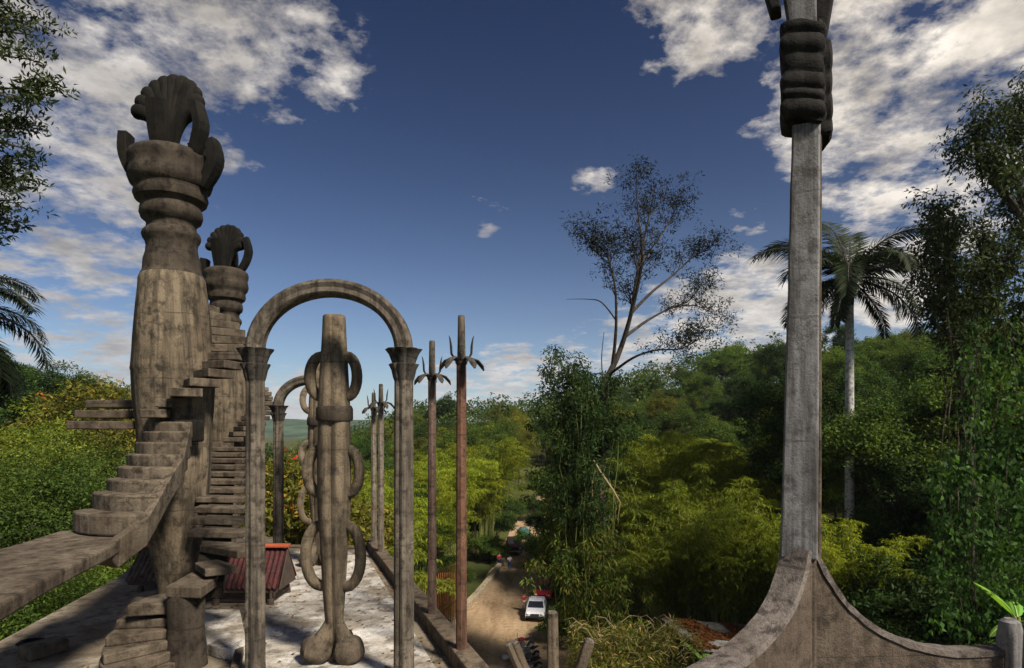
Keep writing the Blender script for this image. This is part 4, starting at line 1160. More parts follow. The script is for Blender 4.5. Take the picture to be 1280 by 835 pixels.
# hillside forest: jittered rows, rejected where the road, bamboo or columns stand
taken = [(c.location.x, c.location.y) for c in col.objects if c.name.startswith('bamboo_clump')]
def free(x, y, d):
    if abs(x-float(road_x(y))) < 6.5 and y < 125: return False
    return all((x-a)**2+(y-b)**2 > d*d for a, b in taken)
kinds_r = ['dark1', 'dark2', 'mid1', 'mid2', 'light1', 'olive1', 'mid1', 'light1', 'olive1']
cnt = 0
for Yd in list(range(40, 70, 7))+list(range(70, 126, 8))+list(range(126, 175, 10)):
    st = 5.6 if Yd < 70 else (6.8 if Yd < 120 else 8.0)
    x = -0.88*Yd
    while x < 0.88*Yd:
        xx = x+rng.uniform(-1.8, 1.8); yy = Yd+rng.uniform(-2.5, 2.5)
        ratio = xx/yy
        x += st
        gap = -0.42 < ratio < -0.29
        if ratio < -0.29 and yy > 96: continue
        if Yd < 54 and -0.45 < ratio < 0.42: continue
        if not free(xx, yy, 3.6 if Yd < 100 else 4.5): continue
        if cnt >= 290: continue
        k = rng.choice(kinds_r)
        s = rng.uniform(0.75, 1.12)
        if ratio < -0.3: s *= 0.9
        if gap: s *= 0.72                                        # lower trees down the valley
        plant(k, xx, yy, s, sz=s*rng.uniform(0.85, 1.15))
        taken.append((xx, yy)); cnt += 1
print('forest', cnt)
# the wood beyond, too far off to tell tree from tree
NR = np.random.default_rng(77)
C = []; rd = []
while len(C) < 15000:
    yy = 150+NR.random()**1.3*330; ratio = NR.uniform(-0.9, 0.9); xx = ratio*yy
    h = Tz(xx, yy)
    tall = 9+4*NR.random() if not (-0.42 < ratio < -0.28) else 5.0
    for k in range(9):
        d = NR.normal(size=3)*np.array([2.3, 2.3, 1.7])
        C.append((xx+d[0], yy+d[1], h+max(1.0, tall-2.5+d[2]))); rd.append(1.3)
V, Fq = clump_leaves(np.array(C), np.array(rd), 9, 0.95, 0.55, up=0.7, flat=0.7)
tag(np_obj('far_wood', V, Fq, 'leaf_mid'), 'far green wood covering the ridge beyond the nearer trees', 'wood', kind='stuff')
# undergrowth on the verges of the road
for (k, px, Yd, s) in (('under', 612, 74, 1.0), ('underd', 620, 82, 1.2), ('under', 570, 58, 0.9), ('underd', 590, 80, 1.3), ('under', 560, 62, 1.0), ('underd', 630, 92, 1.3), ('underd', 610, 96, 1.5), ('under', 545, 56, 1.0), ('underd', 520, 52, 1.1), ('under', 690, 92, 1.3), ('under', 700, 100, 1.5), ('underd', 672, 96, 0.9), ('under', 715, 86, 1.3), ('under', 500, 48, 1.1), ('underd', 470, 50, 1.2)):
    plant(k, atT(px, Yd), Yd, s)
# right slope: undergrowth and nearer trees
for i in range(70):
    Yd = rng.uniform(22, 44); px = rng.uniform(1010, 1330)
    x = atT(px, Yd)
    plant(rng.choice(['under', 'underd', 'underd']), x, Yd, rng.uniform(0.8, 1.5))
for (k, px, Yd, s) in (('dark1', 1110, 46, 0.95), ('dark2', 1175, 44, 0.9), ('dark1', 1235, 40, 0.9), ('mid1', 1290, 36, 0.95), ('dark1', 1090, 52, 1.05), ('dark2', 1200, 52, 0.95), ('mid2', 985, 56, 1.0), ('dark1', 1140, 38, 0.8), ('dark1', 1210, 34, 0.7)):
    plant(k, atT(px, Yd), Yd, s)
# left side: thickets below the stair landing and beyond
for (k, px, Yd, s) in (('near1', 40, 27, 1.16), ('near2', 95, 31, 1.06), ('near2', 20, 34, 1.22), ('near1', -30, 26, 1.0), ('olive1', 120, 38, 1.1), ('near1', 160, 29, 1.02), ('dark1', 180, 40, 1.0), ('light1', 60, 45, 1.4), ('near1', 230, 33, 0.98), ('near2', 300, 36, 1.0), ('near2', 345, 30, 1.0), ('near1', 380, 40, 1.0), ('light1', 420, 46, 1.2), ('dark2', 30, 62, 1.12), ('dark2', 75, 66, 1.10), ('dark2', -10, 58, 1.1), ('mid2', 110, 70, 1.1), ('olive1', 270, 46, 1.05), ('near1', 10, 20, 0.92), ('near2', 70, 21, 0.86), ('near2', 120, 24, 0.95), ('near1', 190, 23, 0.9)):
    plant(k, atT(px, Yd), Yd, s)

# ------------------------------------------------------------------ single trees
def skeleton_tree(name, label, cat, base, limbs, leafmat, barkmat, leafL, leafW, per, crad, seed, twig=True, flat=0.8, sub=4, twig_len=1.0, droop=0.1, up=0.4, bare=()):
    """limbs: list of (list of points, radius0, radius1, leafy) in world coordinates"""
    global NR
    NR = np.random.default_rng(seed); rg = random.Random(seed)
    root = thing(name, label, cat, base)
    mb = MB(); tips = []; rads = []
    for li, (pts, r0, r1, leafy) in enumerate(limbs):
        P = [Vector(p) for p in pts]
        sm = []
        n = 4*(len(P)-1)
        for i in range(n+1):
            t = i/n*(len(P)-1); k = min(int(t), len(P)-2); f = t-k
            p0 = P[max(k-1, 0)]; p1 = P[k]; p2 = P[k+1]; p3 = P[min(k+2, len(P)-1)]
            q = 0.5*((2*p1)+(p2-p0)*f+(2*p0-5*p1+4*p2-p3)*f*f+(3*p1-p0-3*p2+p3)*f**3)
            sm.append(q)
        mb.tube(sm, [r0+(r1-r0)*(i/n)**0.8 for i in range(n+1)], 7, jit=0.1)
        if not leafy: continue
        for j in range(sub*len(P)):
            t = rg.uniform(0.45 if leafy < 2 else 0.25, 1.0)
            k = min(int(t*n), n-1)
            a = sm[k]; d = (sm[k+1]-sm[k]).normalized()
            sd = Vector((rg.uniform(-1, 1), rg.uniform(-1, 1), rg.uniform(-0.4, 0.9))).normalized()
            e = a+(d*0.7+sd*0.8)*twig_len*rg.uniform(0.5, 1.2)
            mid = a.lerp(e, 0.5)+Vector((0, 0, 0.08*twig_len))
            rt = (r0+(r1-r0)*(k/n)**0.8)*0.4
            mb.tube([a, mid, e], [rt, rt*0.6, rt*0.25], 4)
            for (fr, sz) in ((1.0, 1.0), (0.7, 0.7)):
                c = a.lerp(e, fr)
                tips.append(tuple(c+Vector((0, 0, 0.0)))); rads.append(crad*rg.uniform(0.6, 1.2)*sz)
            # secondary twigs
            for _ in range(2):
                e2 = e+Vector((rg.uniform(-1, 1), rg.uniform(-1, 1), rg.uniform(-0.4, 0.8)))*twig_len*0.55
                mb.tube([mid.lerp(e, 0.6), e2], [rt*0.4, rt*0.15], 3)
                tips.append(tuple(e2)); rads.append(crad*rg.uniform(0.5, 1.0))
        e = sm[-1]; tips.append(tuple(e)); rads.append(crad)
    tr = mb.build('trunk', barkmat, root, smooth=True)
    C = np.array(tips)-np.array(base); rads = np.array(rads)
    V, Fq = clump_leaves(C, rads, (per*(0.5+NR.random(len(C)))).astype(int), leafL, leafW, up=up, flat=flat, droop=droop)
    np_obj('crown', V, Fq, leafmat, root)
    return root

# sparse emergent tree with its dark vine-hung stem
YD = 38.0
def A(px, py, dy=0.0): return at(px, py, YD+dy)
b0 = Vector((A(748, 0).x, YD, Tz(A(748, 0).x, YD)-0.2))
limbs = [([b0, A(750, 640), A(752, 540), A(756, 478)], 0.42, 0.26, 0),
         ([A(756, 478), A(774, 440), A(788, 395), A(797, 340), A(808, 285, 1), A(818, 240, 1)], 0.22, 0.03, 1),
         ([A(776, 435), A(792, 380, -1), A(803, 320, -2), A(798, 270, -2), A(795, 235, -2)], 0.15, 0.02, 1),
         ([A(766, 455), A(770, 410, -1), A(769, 360, -2), A(762, 330, -2), A(758, 312, -2)], 0.13, 0.02, 1),
         ([A(770, 400, -1), A(752, 378, -1), A(735, 374), A(708, 374)], 0.06, 0.01, 0),
         ([A(762, 330, -2), A(748, 318, -2), A(738, 310, -2)], 0.05, 0.02, 1),
         ([A(790, 390), A(815, 365, 1), A(840, 345, 2), A(868, 320, 3), A(888, 312, 3)], 0.12, 0.02, 1),
         ([A(782, 420), A(810, 400, 2), A(838, 385, 3), A(862, 375, 3), A(880, 350, 4)], 0.12, 0.02, 1),
         ([A(762, 468), A(790, 448, -2), A(818, 438, -3), A(850, 436, -4), A(872, 425, -4)], 0.10, 0.02, 1),
         ([A(838, 385, 3), A(868, 382, 4), A(898, 395, 4)], 0.06, 0.015, 1),
         ([A(800, 330), A(822, 300, 2), A(838, 275, 3), A(846, 258, 3)], 0.08, 0.015, 1),
         ([A(755, 490), A(752, 450), A(755, 415)], 0.06, 0.015, 0)]
skeleton_tree('emergent_tree', 'tall sparse tree with thin feathery crown rising above the bamboo', 'tree', (b0.x, b0.y, b0.z), limbs, 'leaf_silhouette', 'darkbark', 0.22, 0.055, 15, 0.58, 31, sub=5, twig_len=1.35)
# climbing bamboo and vines that hang on its stem
NR = np.random.default_rng(41)
vr = thing('vine_curtain', 'dark curtain of vines and bamboo leaves hanging around the sparse tree stem', 'vines', (A(730, 0).x, YD-0.6, Tz(A(730, 0).x, YD)))
C = []; rd = []
for i in range(640):
    t = NR.random()
    py = 470+t*300
    wdt = (44 if t < 0.35 else 58)*(0.8+0.3*math.sin(t*9))
    px = 733+NR.normal()*wdt*0.55 - 8*math.sin(t*3)
    if py > 730 and px < 702: continue
    p = A(px, py, NR.normal()*1.4-0.6)
    C.append(tuple(p)); rd.append(0.55*(0.6+0.8*NR.random()))
for i in range(26):
    p = A(682+NR.random()*50, 438+NR.random()*40, NR.normal()*0.8); C.append(tuple(p)); rd.append(0.5)
C = np.array(C)-np.array(vr.location); rd = np.array(rd)
zc = C[:, 2]+NR.normal(size=len(C))*1.2
hi = zc > 11.5
V, Fq = clump_leaves(C[hi], rd[hi], 56, 0.26, 0.085, up=0.3, flat=1.0, droop=0.6)
np_obj('leaves', V, Fq, 'leaf_dark', vr)['kind'] = 'stuff'
V, Fq = clump_leaves(C[~hi], rd[~hi], 46, 0.34, 0.075, up=0.3, flat=1.0, droop=0.9)
np_obj('leaves', V, Fq, 'leaf_climber', vr)['kind'] = 'stuff'
rg = random.Random(5)
mb = MB()
for i in range(24):
    px = 726+rg.gauss(0, 17); top = rg.uniform(480, 560); bot = rg.uniform(640, 790)
    dy = rg.gauss(-1.0, 1.0)
    pts = [A(px+rg.gauss(0, 3), top+(bot-top)*k/6, dy) for k in range(7)]
    mb.tube(pts, 0.022, 4)
mb.build('hanging_stems', 'culm', vr)['kind'] = 'stuff'
mb = MB()
mb.tube([A(742, 575, -3), A(752, 592, -3.2), A(766, 612, -3.4), A(775, 628, -3.5), A(772, 650, -3.5)], [0.03, 0.07, 0.06, 0.05, 0.02], 6)
mb.tube([A(745, 585, -3), A(740, 605, -3), A(741, 622, -3)], [0.04, 0.03, 0.01], 5)
mb.build('dead_branch', 'straw', vr)

# ------------------------------------------------------------------ palms
def frond(mb_r, LV, base, ang, elev, L, droop, nleaf=62, ll=0.9, lw=0.06, seed=0):
    rg = random.Random(seed)
    d = Vector((math.cos(ang), math.sin(ang), 0)); pts = []
    n = 14
    p = Vector(base); el = elev
    for i in range(n+1):
        pts.append(p.copy())
        p = p+(d*math.cos(el)+Vector((0, 0, 1))*math.sin(el))*(L/n)
        el -= droop/n*(0.4+1.5*i/n)
    mb_r.tube(pts, [0.06*(1-0.9*i/n)*L/4+0.006 for i in range(n+1)], 5, cap=False)
    for i in range(nleaf):
        t = 0.10+0.9*(i+0.5)/nleaf
        k = min(int(t*n), n-1); a = pts[k].lerp(pts[k+1], t*n-k); tn = (pts[k+1]-pts[k]).normalized()
        sd = tn.cross(Vector((0, 0, 1))).normalized()
        upv = sd.cross(tn)
        for sg in (-1, 1):
            for lay in (0.35, -0.15):
                dr = (sd*sg*0.8+tn*0.62+upv*(lay+rg.uniform(-.15, .15))+Vector((0, 0, -0.3))).normalized()
                LV[0].append(tuple(a)); LV[1].append(tuple(dr)); LV[2].append(tuple(upv+Vector((rg.uniform(-.3, .3), rg.uniform(-.3, .3), 0)))); LV[3].append(ll*(0.45+0.55*math.sin(math.pi*(0.12+0.83*t)))*rg.uniform(0.85, 1.1)*L/4); LV[4].append(lw*L/4)
def palm(label, x, y, zt, Lf, fronds, lean=(0, 0), r=0.26, seed=1, zb=None, visible_trunk=True):
    zb = Tz(x, y)-0.1 if zb is None else zb
    root = thing('royal_palm', label, 'palm', (x, y, zb))
    tp = [Vector((x+lean[0]*t, y+lean[1]*t, zb+(zt-2.0-zb)*t)) for t in np.linspace(0, 1, 10)]
    MB().tube(tp, [r*(1.35-0.35*i/9) if i else r*1.6 for i in range(10)], 14, jit=0.05).build('trunk', 'palmbark', root, smooth=True)
    t1 = tp[-1]
    MB().tube([t1-Vector((0, 0, 0.05)), t1+Vector((0, 0, 0.4)), t1+Vector((0, 0, 1.3)), t1+Vector((0, 0, 2.1))], [r*1.05, r*1.15, r*0.8, r*0.3], 12).build('crownshaft', 'leaf_palm', root, smooth=True)
    mbr = MB()
    for i, (a, e, dr, k) in enumerate(fronds):
        LV = ([], [], [], [], [])
        m1 = MB()
        frond(m1, LV, t1+Vector((0, 0, 1.7)), R(a), R(e), Lf*k, R(dr), seed=seed*50+i)
        V, Fq = leaf_quads(np.array(LV[0]), np.array(LV[1]), np.array(LV[2]), np.array(LV[3]), np.array(LV[4]), 0.12)
        base = np.array((x, y, zb))
        f = np_obj('frond', V-base, Fq, 'leaf_palm', root)
        OFF[f] = OFF[root]
        m1.build('midrib', 'darkbark', f)
    return root
pc = at(1062, 345, 40)
palm('royal palm with pale trunk and feathery fronds above the right slope', pc.x, 40, pc.z+0.1, 6.6,
     [(190, 0, 95, 0.7), (230, -25, 60, 0.65), (320, -20, 70, 0.65), (10, -35, 50, 0.7), (80, -20, 60, .6), (165, -40, 45, .65), (178, 42, 75, 1.05), (205, 30, 95, 1.0), (150, 60, 80, 0.95), (100, 78, 60, 0.95), (60, 72, 80, 0.95), (25, 48, 85, 1.0), (-5, 34, 85, 1.1), (-30, 20, 90, 1.0), (330, 60, 95, 0.95), (280, 35, 110, 0.9), (240, 20, 110, 0.9), (300, -5, 80, 0.85), (200, -15, 75, 0.9), (350, -12, 80, 0.9), (120, 10, 100, 0.9)], r=0.24, seed=2)
pc = at(-92, 392, 17)
palm('palm with long drooping fronds beyond the stair landing', pc.x, 17, pc.z+0.2, 3.4,
     [(0, 40, 95, 1.0), (15, 15, 100, 1.05), (-20, 62, 90, 0.95), (-12, -5, 75, 1.0), (10, 55, 110, 1.0), (40, 30, 100, 0.9), (100, 50, 80, .9), (160, 40, 90, 1.0), (220, 50, 90, 1.0), (280, 30, 90, .9), (5, -20, 60, .95), (-35, 10, 90, .9), (25, -15, 70, .9)], r=0.16, seed=3)

# ------------------------------------------------------------------ near tree whose boughs hang in beside the landing
YD = 12.0
x0 = at(-90, 0, 12).x
limbs = [([(x0, 12, 5), (x0-0.1, 12, 14), at(-85, 300, 12), at(-75, 150, 12), at(-60, 20, 12)], 0.28, 0.12, 0)]
for (sy, ex, ey, dy) in ((260, 20, 250, -0.8), (300, 8, 292, 0.6), (210, 40, 205, 0.2), (150, 46, 190, -0.4), (120, 44, 110, 0.4), (60, 42, 75, -0.5), (30, 50, 45, 0.6), (170, 34, 160, 1.0), (90, 36, 130, -1.0), (240, 30, 225, 1.0), (10, 20, -15, 0.3), (40, 22, 15, .9)):
    limbs.append(([at(-80, sy+30, 12), at(-35, (sy+ey)/2, 12+dy*0.5), at(ex, ey, 12+dy)], 0.06, 0.008, 2))
skeleton_tree('overhanging_tree', 'near tree whose feathery dark boughs hang in beside the landing', 'tree', (x0, 12, Tz(x0, 12)), [([(x0, 12, Tz(x0, 12)-0.2), (x0, 12, 6), (x0, 12, 9)], 0.36, 0.28, 0)]+limbs, 'leaf_near', 'darkbark', 0.13, 0.042, 15, 0.27, 51, sub=4, twig_len=0.42, droop=0.0, flat=0.6)

# ------------------------------------------------------------------ vine-laden trees on the right
YD = 27.0
def A(px, py, dy=0.0): return at(px, py, YD+dy)
bx = A(1215, 0).x
b0 = Vector((bx, YD, Tz(bx, YD)-0.2))
limbs = [([b0, A(1212, 600), A(1205, 500), A(1195, 420), A(1186, 330), A(1178, 285)], 0.30, 0.07, 2),
         ([A(1205, 480), A(1225, 410, 1), A(1235, 350, 1), A(1232, 310, 1)], 0.14, 0.03, 2),
         ([A(1200, 440), A(1180, 400, -1), A(1172, 350, -1), A(1168, 300, -1)], 0.10, 0.02, 2),
         ([A(1178, 290), A(1172, 268), A(1182, 240)], 0.05, 0.01, 0),
         ([A(1178, 290), A(1196, 272), A(1208, 262)], 0.04, 0.01, 0),
         ([A(1232, 320, 1), A(1228, 280, 1), A(1236, 245, 1)], 0.04, 0.008, 0),
         ([A(1232, 330, 1), A(1216, 290, 1), A(1214, 265, 1)], 0.03, 0.008, 0)]
skeleton_tree('vine_tree', 'dark vine laden tree with bare twig tips on the right slope', 'tree', tuple(b0), limbs, 'leaf_back', 'darkbark', 0.22, 0.085, 26, 0.66, 61, sub=8, twig_len=1.0, droop=0.5, flat=1.0)
YD = 23.0
bx = A(1330, 0).x
b0 = Vector((bx, YD, Tz(bx, YD)-0.2))
limbs = [([b0, A(1325, 560), A(1310, 420), A(1295, 310), A(1275, 250)], 0.30, 0.12, 2),
         ([A(1290, 290), A(1262, 250), A(1238, 222), A(1224, 195), A(1218, 160)], 0.16, 0.03, 2),
         ([A(1218, 165), A(1216, 140), A(1222, 118)], 0.03, 0.006, 0),
         ([A(1222, 190), A(1236, 150), A(1242, 140)], 0.025, 0.006, 0),
         ([A(1285, 280, 1), A(1270, 220, 1), A(1262, 170, 1), A(1278, 130, 1)], 0.12, 0.03, 2),
         ([A(1300, 330), A(1262, 320, -1), A(1250, 350, -1), A(1245, 400, -1)], 0.10, 0.02, 2),
         ([A(1310, 380), A(1275, 390, 1), A(1262, 440, 1)], 0.10, 0.02, 2),
         ([A(1300, 300, 1), A(1290, 200, 1), A(1290, 120, 1)], 0.12, 0.03, 2)]
skeleton_tree('vine_tree', 'leaning dark tree with hanging foliage, tallest on the right slope', 'tree', tuple(b0), limbs, 'leaf_back', 'darkbark', 0.18, 0.07, 22, 0.56, 62, sub=7, twig_len=0.85, droop=0.6, flat=1.1)
# bright hanging vines at the right edge of the slope
NR = np.random.default_rng(43)
YD = 22.0
vr = thing('vine_curtain', 'bright green broad leaved vines hanging down behind the stubby post', 'vines', (A(1230, 0).x, YD, Tz(A(1230, 0).x, YD)))
C = []; rd = []
for i in range(330):
    px = 1165+NR.random()*135; py = 400+NR.random()**0.8*390
    if px < 1205 and py < 560: continue
    C.append(tuple(A(px, py, NR.normal()*0.9+0.5))); rd.append(0.36)
C = np.array(C)-np.array(vr.location)
V, Fq = clump_leaves(C, np.array(rd), 20, 0.20, 0.12, up=0.3, flat=1.1, droop=1.1)
np_obj('leaves', V, Fq, 'leaf_vine', vr)['kind'] = 'stuff'
mb = MB(); rg = random.Random(8)
for i in range(13):
    px = rg.uniform(1170, 1290); top = rg.uniform(380, 520); bot = rg.uniform(620, 800)
    mb.tube([A(px+rg.gauss(0, 4), top+(bot-top)*k/6, rg.gauss(0.4, .2)) for k in range(7)], 0.016, 4)
mb.build('hanging_stems', 'bark', vr)['kind'] = 'stuff'
# pale bush behind the swept wall, thicket on the slope
for (k, px, Yd, s) in (('under', 1105, 24, 0.95), ('under', 1140, 22.5, 0.9), ('underd', 1080, 27, 1.0), ('under', 1180, 20, 0.75), ('underd', 1230, 21, 0.8), ('under', 1270, 20, 0.8), ('underd', 1040, 28, 0.95)):
    plant(k, atT(px, Yd), Yd, s)

# banana leaves
def banana(label, pos, leaves):
    root = thing('banana_plant', label, 'banana plant', tuple(pos))
    mb = MB().tube([(pos[0], pos[1], pos[2]-0.05), (pos[0], pos[1], pos[2]+0.6), (pos[0], pos[1], pos[2]+1.1)], [0.13, 0.11, 0.06], 10)
    mb.build('stem', 'culm', root, smooth=True)
    for (ang, elev, L, droop, W) in leaves:
        d = Vector((math.cos(R(ang)), math.sin(R(ang)), 0)); p = Vector(pos)+Vector((0, 0, 0.9)); el = R(elev); pts = []
        n = 16
        for i in range(n+1):
            pts.append(p.copy()); p = p+(d*math.cos(el)+Vector((0, 0, 1))*math.sin(el))*(L/n); el -= R(droop)/n
        sd = Vector((-d.y, d.x, 0)); rows = []
        for i, q in enumerate(pts):
            t = i/n
            w = W*(math.sin(math.pi*min(1, max(0, (t-0.16)/0.84))**0.85))**0.6 if t > 0.16 else 0.0
            w = max(w, 0.004)
            rows += [q-sd*w*0.5*(1+0.08*math.sin(i*2.3))-Vector((0, 0, w*0.16)), q-sd*w*0.25+Vector((0, 0, 0.015)), q, q+sd*w*0.25+Vector((0, 0, 0.015)), q+sd*w*0.5*(1+0.08*math.cos(i*2.9))-Vector((0, 0, w*0.16))]
        mb = MB().add(rows, [(i*5+j, i*5+j+1, (i+1)*5+j+1, (i+1)*5+j) for i in range(n) for j in range(4)])
        lf = mb.build('leaf', 'banana', root, smooth=True)
        MB().tube([q+Vector((0, 0, 0.012)) for q in pts], [0.03*(1-0.85*i/n) for i in range(n+1)], 6).build('midrib', 'banana_rib', lf)
    return root
p = at(1262, 800, 21); banana('banana plant with one broad bright leaf behind the stubby post', (p.x+0.3, 21, p.z-0.3), [(172, 62, 2.0, 40, 0.55), (60, 50, 1.6, 70, 0.5), (190, 8, 1.3, 60, 0.45), (300, 30, 1.2, 80, 0.45)])
p = at(893, 850, 33); banana('banana plant with broad bright leaf beside the leaf littered roof', (p.x, 33, p.z-0.6), [(165, 58, 2.6, 30, 0.6), (110, 65, 1.9, 40, 0.5), (20, 40, 1.4, 80, 0.5), (250, 20, 1.4, 80, 0.5)])

# ------------------------------------------------------------------ dry grassy thicket and leaf littered roof
YD = 33.0
NR = np.random.default_rng(45)
vr = thing('grass_thicket', 'sunlit yellow green thicket of tangled grass beside the fluted stalks', 'thicket', (A(790, 0).x, YD, Tz(A(790, 0).x, YD)))
C = []
for i in range(560):
    px = 775+NR.normal()*48; 
    if px < 712: continue
    top = 778+0.0016*(px-775)**2+8*math.sin(px*0.11)
    py = top+NR.random()**0.7*90
    C.append(tuple(A(px, py, NR.normal()*1.6)))
C = np.array(C)-np.array(vr.location)
V, Fq = clump_leaves(C, np.full(len(C), 0.42), 44, 0.34, 0.045, up=0.5, flat=0.9, droop=0.3)
np_obj('blades', V, Fq, 'grass', vr)['kind'] = 'stuff'
mb = MB(); rg = random.Random(12)
for i in range(70):
    a = A(rg.uniform(720, 860), rg.uniform(775, 830), -1.6+rg.gauss(0, .6)); d = Vector((rg.uniform(-1, 1), rg.uniform(-.3, .3), rg.uniform(0.1, 0.6)))
    L = rg.uniform(0.6, 1.8)
    mb.tube([a, a+d*L*0.5+Vector((0, 0, 0.18)), a+d*L+Vector((0, 0, -0.15))], [0.02, 0.016, 0.006], 4)
mb.build('dry_stalks', 'straw', vr)['kind'] = 'stuff'
for (k, px, Yd, s) in (('under', 745, 35, 0.95), ('under', 800, 35, 0.9), ('under', 850, 32, 0.8), ('underd', 676, 70, 1.1), ('under', 700, 46, 0.85), ('under', 830, 30, 0.75), ('underd', 690, 80, 1.3)):
    plant(k, atT(px, Yd), Yd, s)
# roof
q = [at(826, 772, 38), at(940, 783, 38), at(945, 806, 33.5), at(880, 812, 33.5), at(852, 796, 35.5)]
q = [Vector((v.x, v.y, 0)) for v in q]
zr_ = [4.35, 3.95, 3.95, 4.0, 4.2]
cen = sum(q, Vector())/5
root = thing('littered_roof', 'flat sheet roof covered in fallen orange leaves behind the swept buttress', 'roof', (cen.x, cen.y, Tz(cen.x, cen.y)))
order = [3, 2, 1, 0, 4]
MB().prism([(q[i].x, q[i].y) for i in order], [zr_[i]-0.12 for i in order], [zr_[i] for i in order]).build('roof_sheet', 'tin_flat', root)
for v, zz in zip(q, zr_):
    w = v.lerp(cen, 0.06)
    MB().tube([(w.x, w.y, Tz(w.x, w.y)-0.1), (w.x, w.y, zz-0.1)], 0.07, 8).build('roof_post', 'wood', root)
B = []
while len(B) < 5200:
    x = NR.uniform(min(v.x for v in q), max(v.x for v in q)); y = NR.uniform(33.6, 37.9)
    # inside test over the polygon
    ins = False; P5 = [(q[i].x, q[i].y) for i in order]; j = 4
    for i in range(5):
        if (P5[i][1] > y) != (P5[j][1] > y) and x < (P5[j][0]-P5[i][0])*(y-P5[i][1])/(P5[j][1]-P5[i][1]+1e-9)+P5[i][0]: ins = not ins
        j = i
    if not ins: continue
    if mnoise.noise(Vector((x*0.6, y*0.6, 1))) < -0.12 or (x-q[0].x) < 1.1+0.3*NR.normal(): continue
    wsum = [1/((x-v.x)**2+(y-v.y)**2+0.05) for v in q]
    zz = sum(a*b for a, b in zip(wsum, zr_))/sum(wsum)
    B.append((x, y, max(zz, 3.95)+0.06+0.03*NR.random()))
B = np.array(B)-np.array(root.location)
V, Fq = leaf_quads(B, unit(NR.normal(size=B.shape)*np.array([1, 1, 0.15])), rand_dir(len(B))*0.4+np.array([0, 0, 1]), 0.22*(0.6+0.8*NR.random(len(B))), 0.13, 0.1)
np_obj('fallen_leaves', V, Fq, 'litter', root)['kind'] = 'stuff'

# ------------------------------------------------------------------ flame trees
FG = None
make_tree('flame', 'flame_tree', 13.5, 4.6, 8.0, 170, 90, 0.26, 0.11, 'leaf_flame', 'bark', 'flame tree with rusty orange crown beyond the cantilevered treads', FG, seed=14, flowers=14)
plant('flame', atT(128, 50), 50, 1.34)
plant('flame', atT(368, 31), 31, 1.17, label='flame tree dotted with orange blossom beyond the far arch')

# ------------------------------------------------------------------ roadside: wall, railing
rw = thing('roadside_wall', 'pale low retaining wall along the dirt road', 'wall', (-3.0, 58, 0))
wp = [(-6.3, 41.5), (-5.3, 47.5), (-4.2, 52.5), (-3.15, 58.0), (-2.0, 65.0), (-1.1, 72.0), (-0.6, 77.0)]
for i in range(len(wp)-1):
    a = Vector(wp[i]); b = Vector(wp[i+1]); d = (b-a).normalized(); nrm = Vector((-d.y, d.x))
    h0, h1 = [(1.5-0.9*min(1, i*0.42)) , (1.5-0.9*min(1, (i+1)*0.42))]
    pr = [a, b, b+nrm*0.55, a+nrm*0.55]
    pr = [(v.x, v.y) for v in pr]
    z = [Tz(*v) for v in pr]
    MB().prism(pr, [v-0.3 for v in z], [z[0]+h0, z[1]+h1, z[2]+h1, z[3]+h0]).build('wall_block', 'wall', rw, bevel=0.05)
fa = Vector((-6.2, 42.0, 2.9)); fb = Vector((-4.05, 52.0, 1.9))
root = thing('railing', 'tall ochre painted bar railing on the wall beside the dirt road', 'railing', tuple(fa))
nb = 24
for i in range(nb):
    p = fa.lerp(fb, i/(nb-1))
    MB().tube([p+Vector((-0.25, 0, -1.5)), p+Vector((-0.25, 0, 3.15))], 0.05, 6).build('bar', 'yellow_bar', root)
for dz in (0.08, 3.0):
    MB().tube([fa+Vector((-0.25, 0, dz)), fb+Vector((-0.25, 0, dz))], 0.07, 6).build('rail', 'yellow_bar', root)
o = MB().box((-5.6, 51.5, 1.9), (1.6, 2.6, 3.8)).build('brick_hut', 'orange', None, loc=(-5.6, 51.5, 0), bevel=0.03)
tag(o, 'small orange plastered hut wall behind the ochre railing', 'hut')

# ------------------------------------------------------------------ vehicles
def wheel(root, c, r, w, axis=(1, 0, 0)):
    a = Vector(axis)
    def ring(rad, ww, mat, name, par):
        n = 20; vs = []
        e1 = a.orthogonal().normalized(); e2 = a.cross(e1)
        for (rr, o_) in ((rad*0.55, -ww/2), (rad*0.95, -ww/2), (rad, -ww*0.3), (rad, ww*0.3), (rad*0.95, ww/2), (rad*0.55, ww/2)):
            for k in range(n):
                t = 2*math.pi*k/n
                vs.append(Vector(c)+a*o_+(e1*math.cos(t)+e2*math.sin(t))*rr)
        fs = [(i*n+k, i*n+(k+1) % n, ((i+1) % 6)*n+(k+1) % n, ((i+1) % 6)*n+k) for i in range(6) for k in range(n)]
        if name == 'rim': fs += [tuple(range(n)), tuple(5*n+k for k in range(n))]
        return MB().add(vs, fs).build(name, mat, par, smooth=True)
    t = ring(r, w, 'black', 'tyre', root)
    ring(r*0.6, w*0.9, 'steel', 'rim', t)
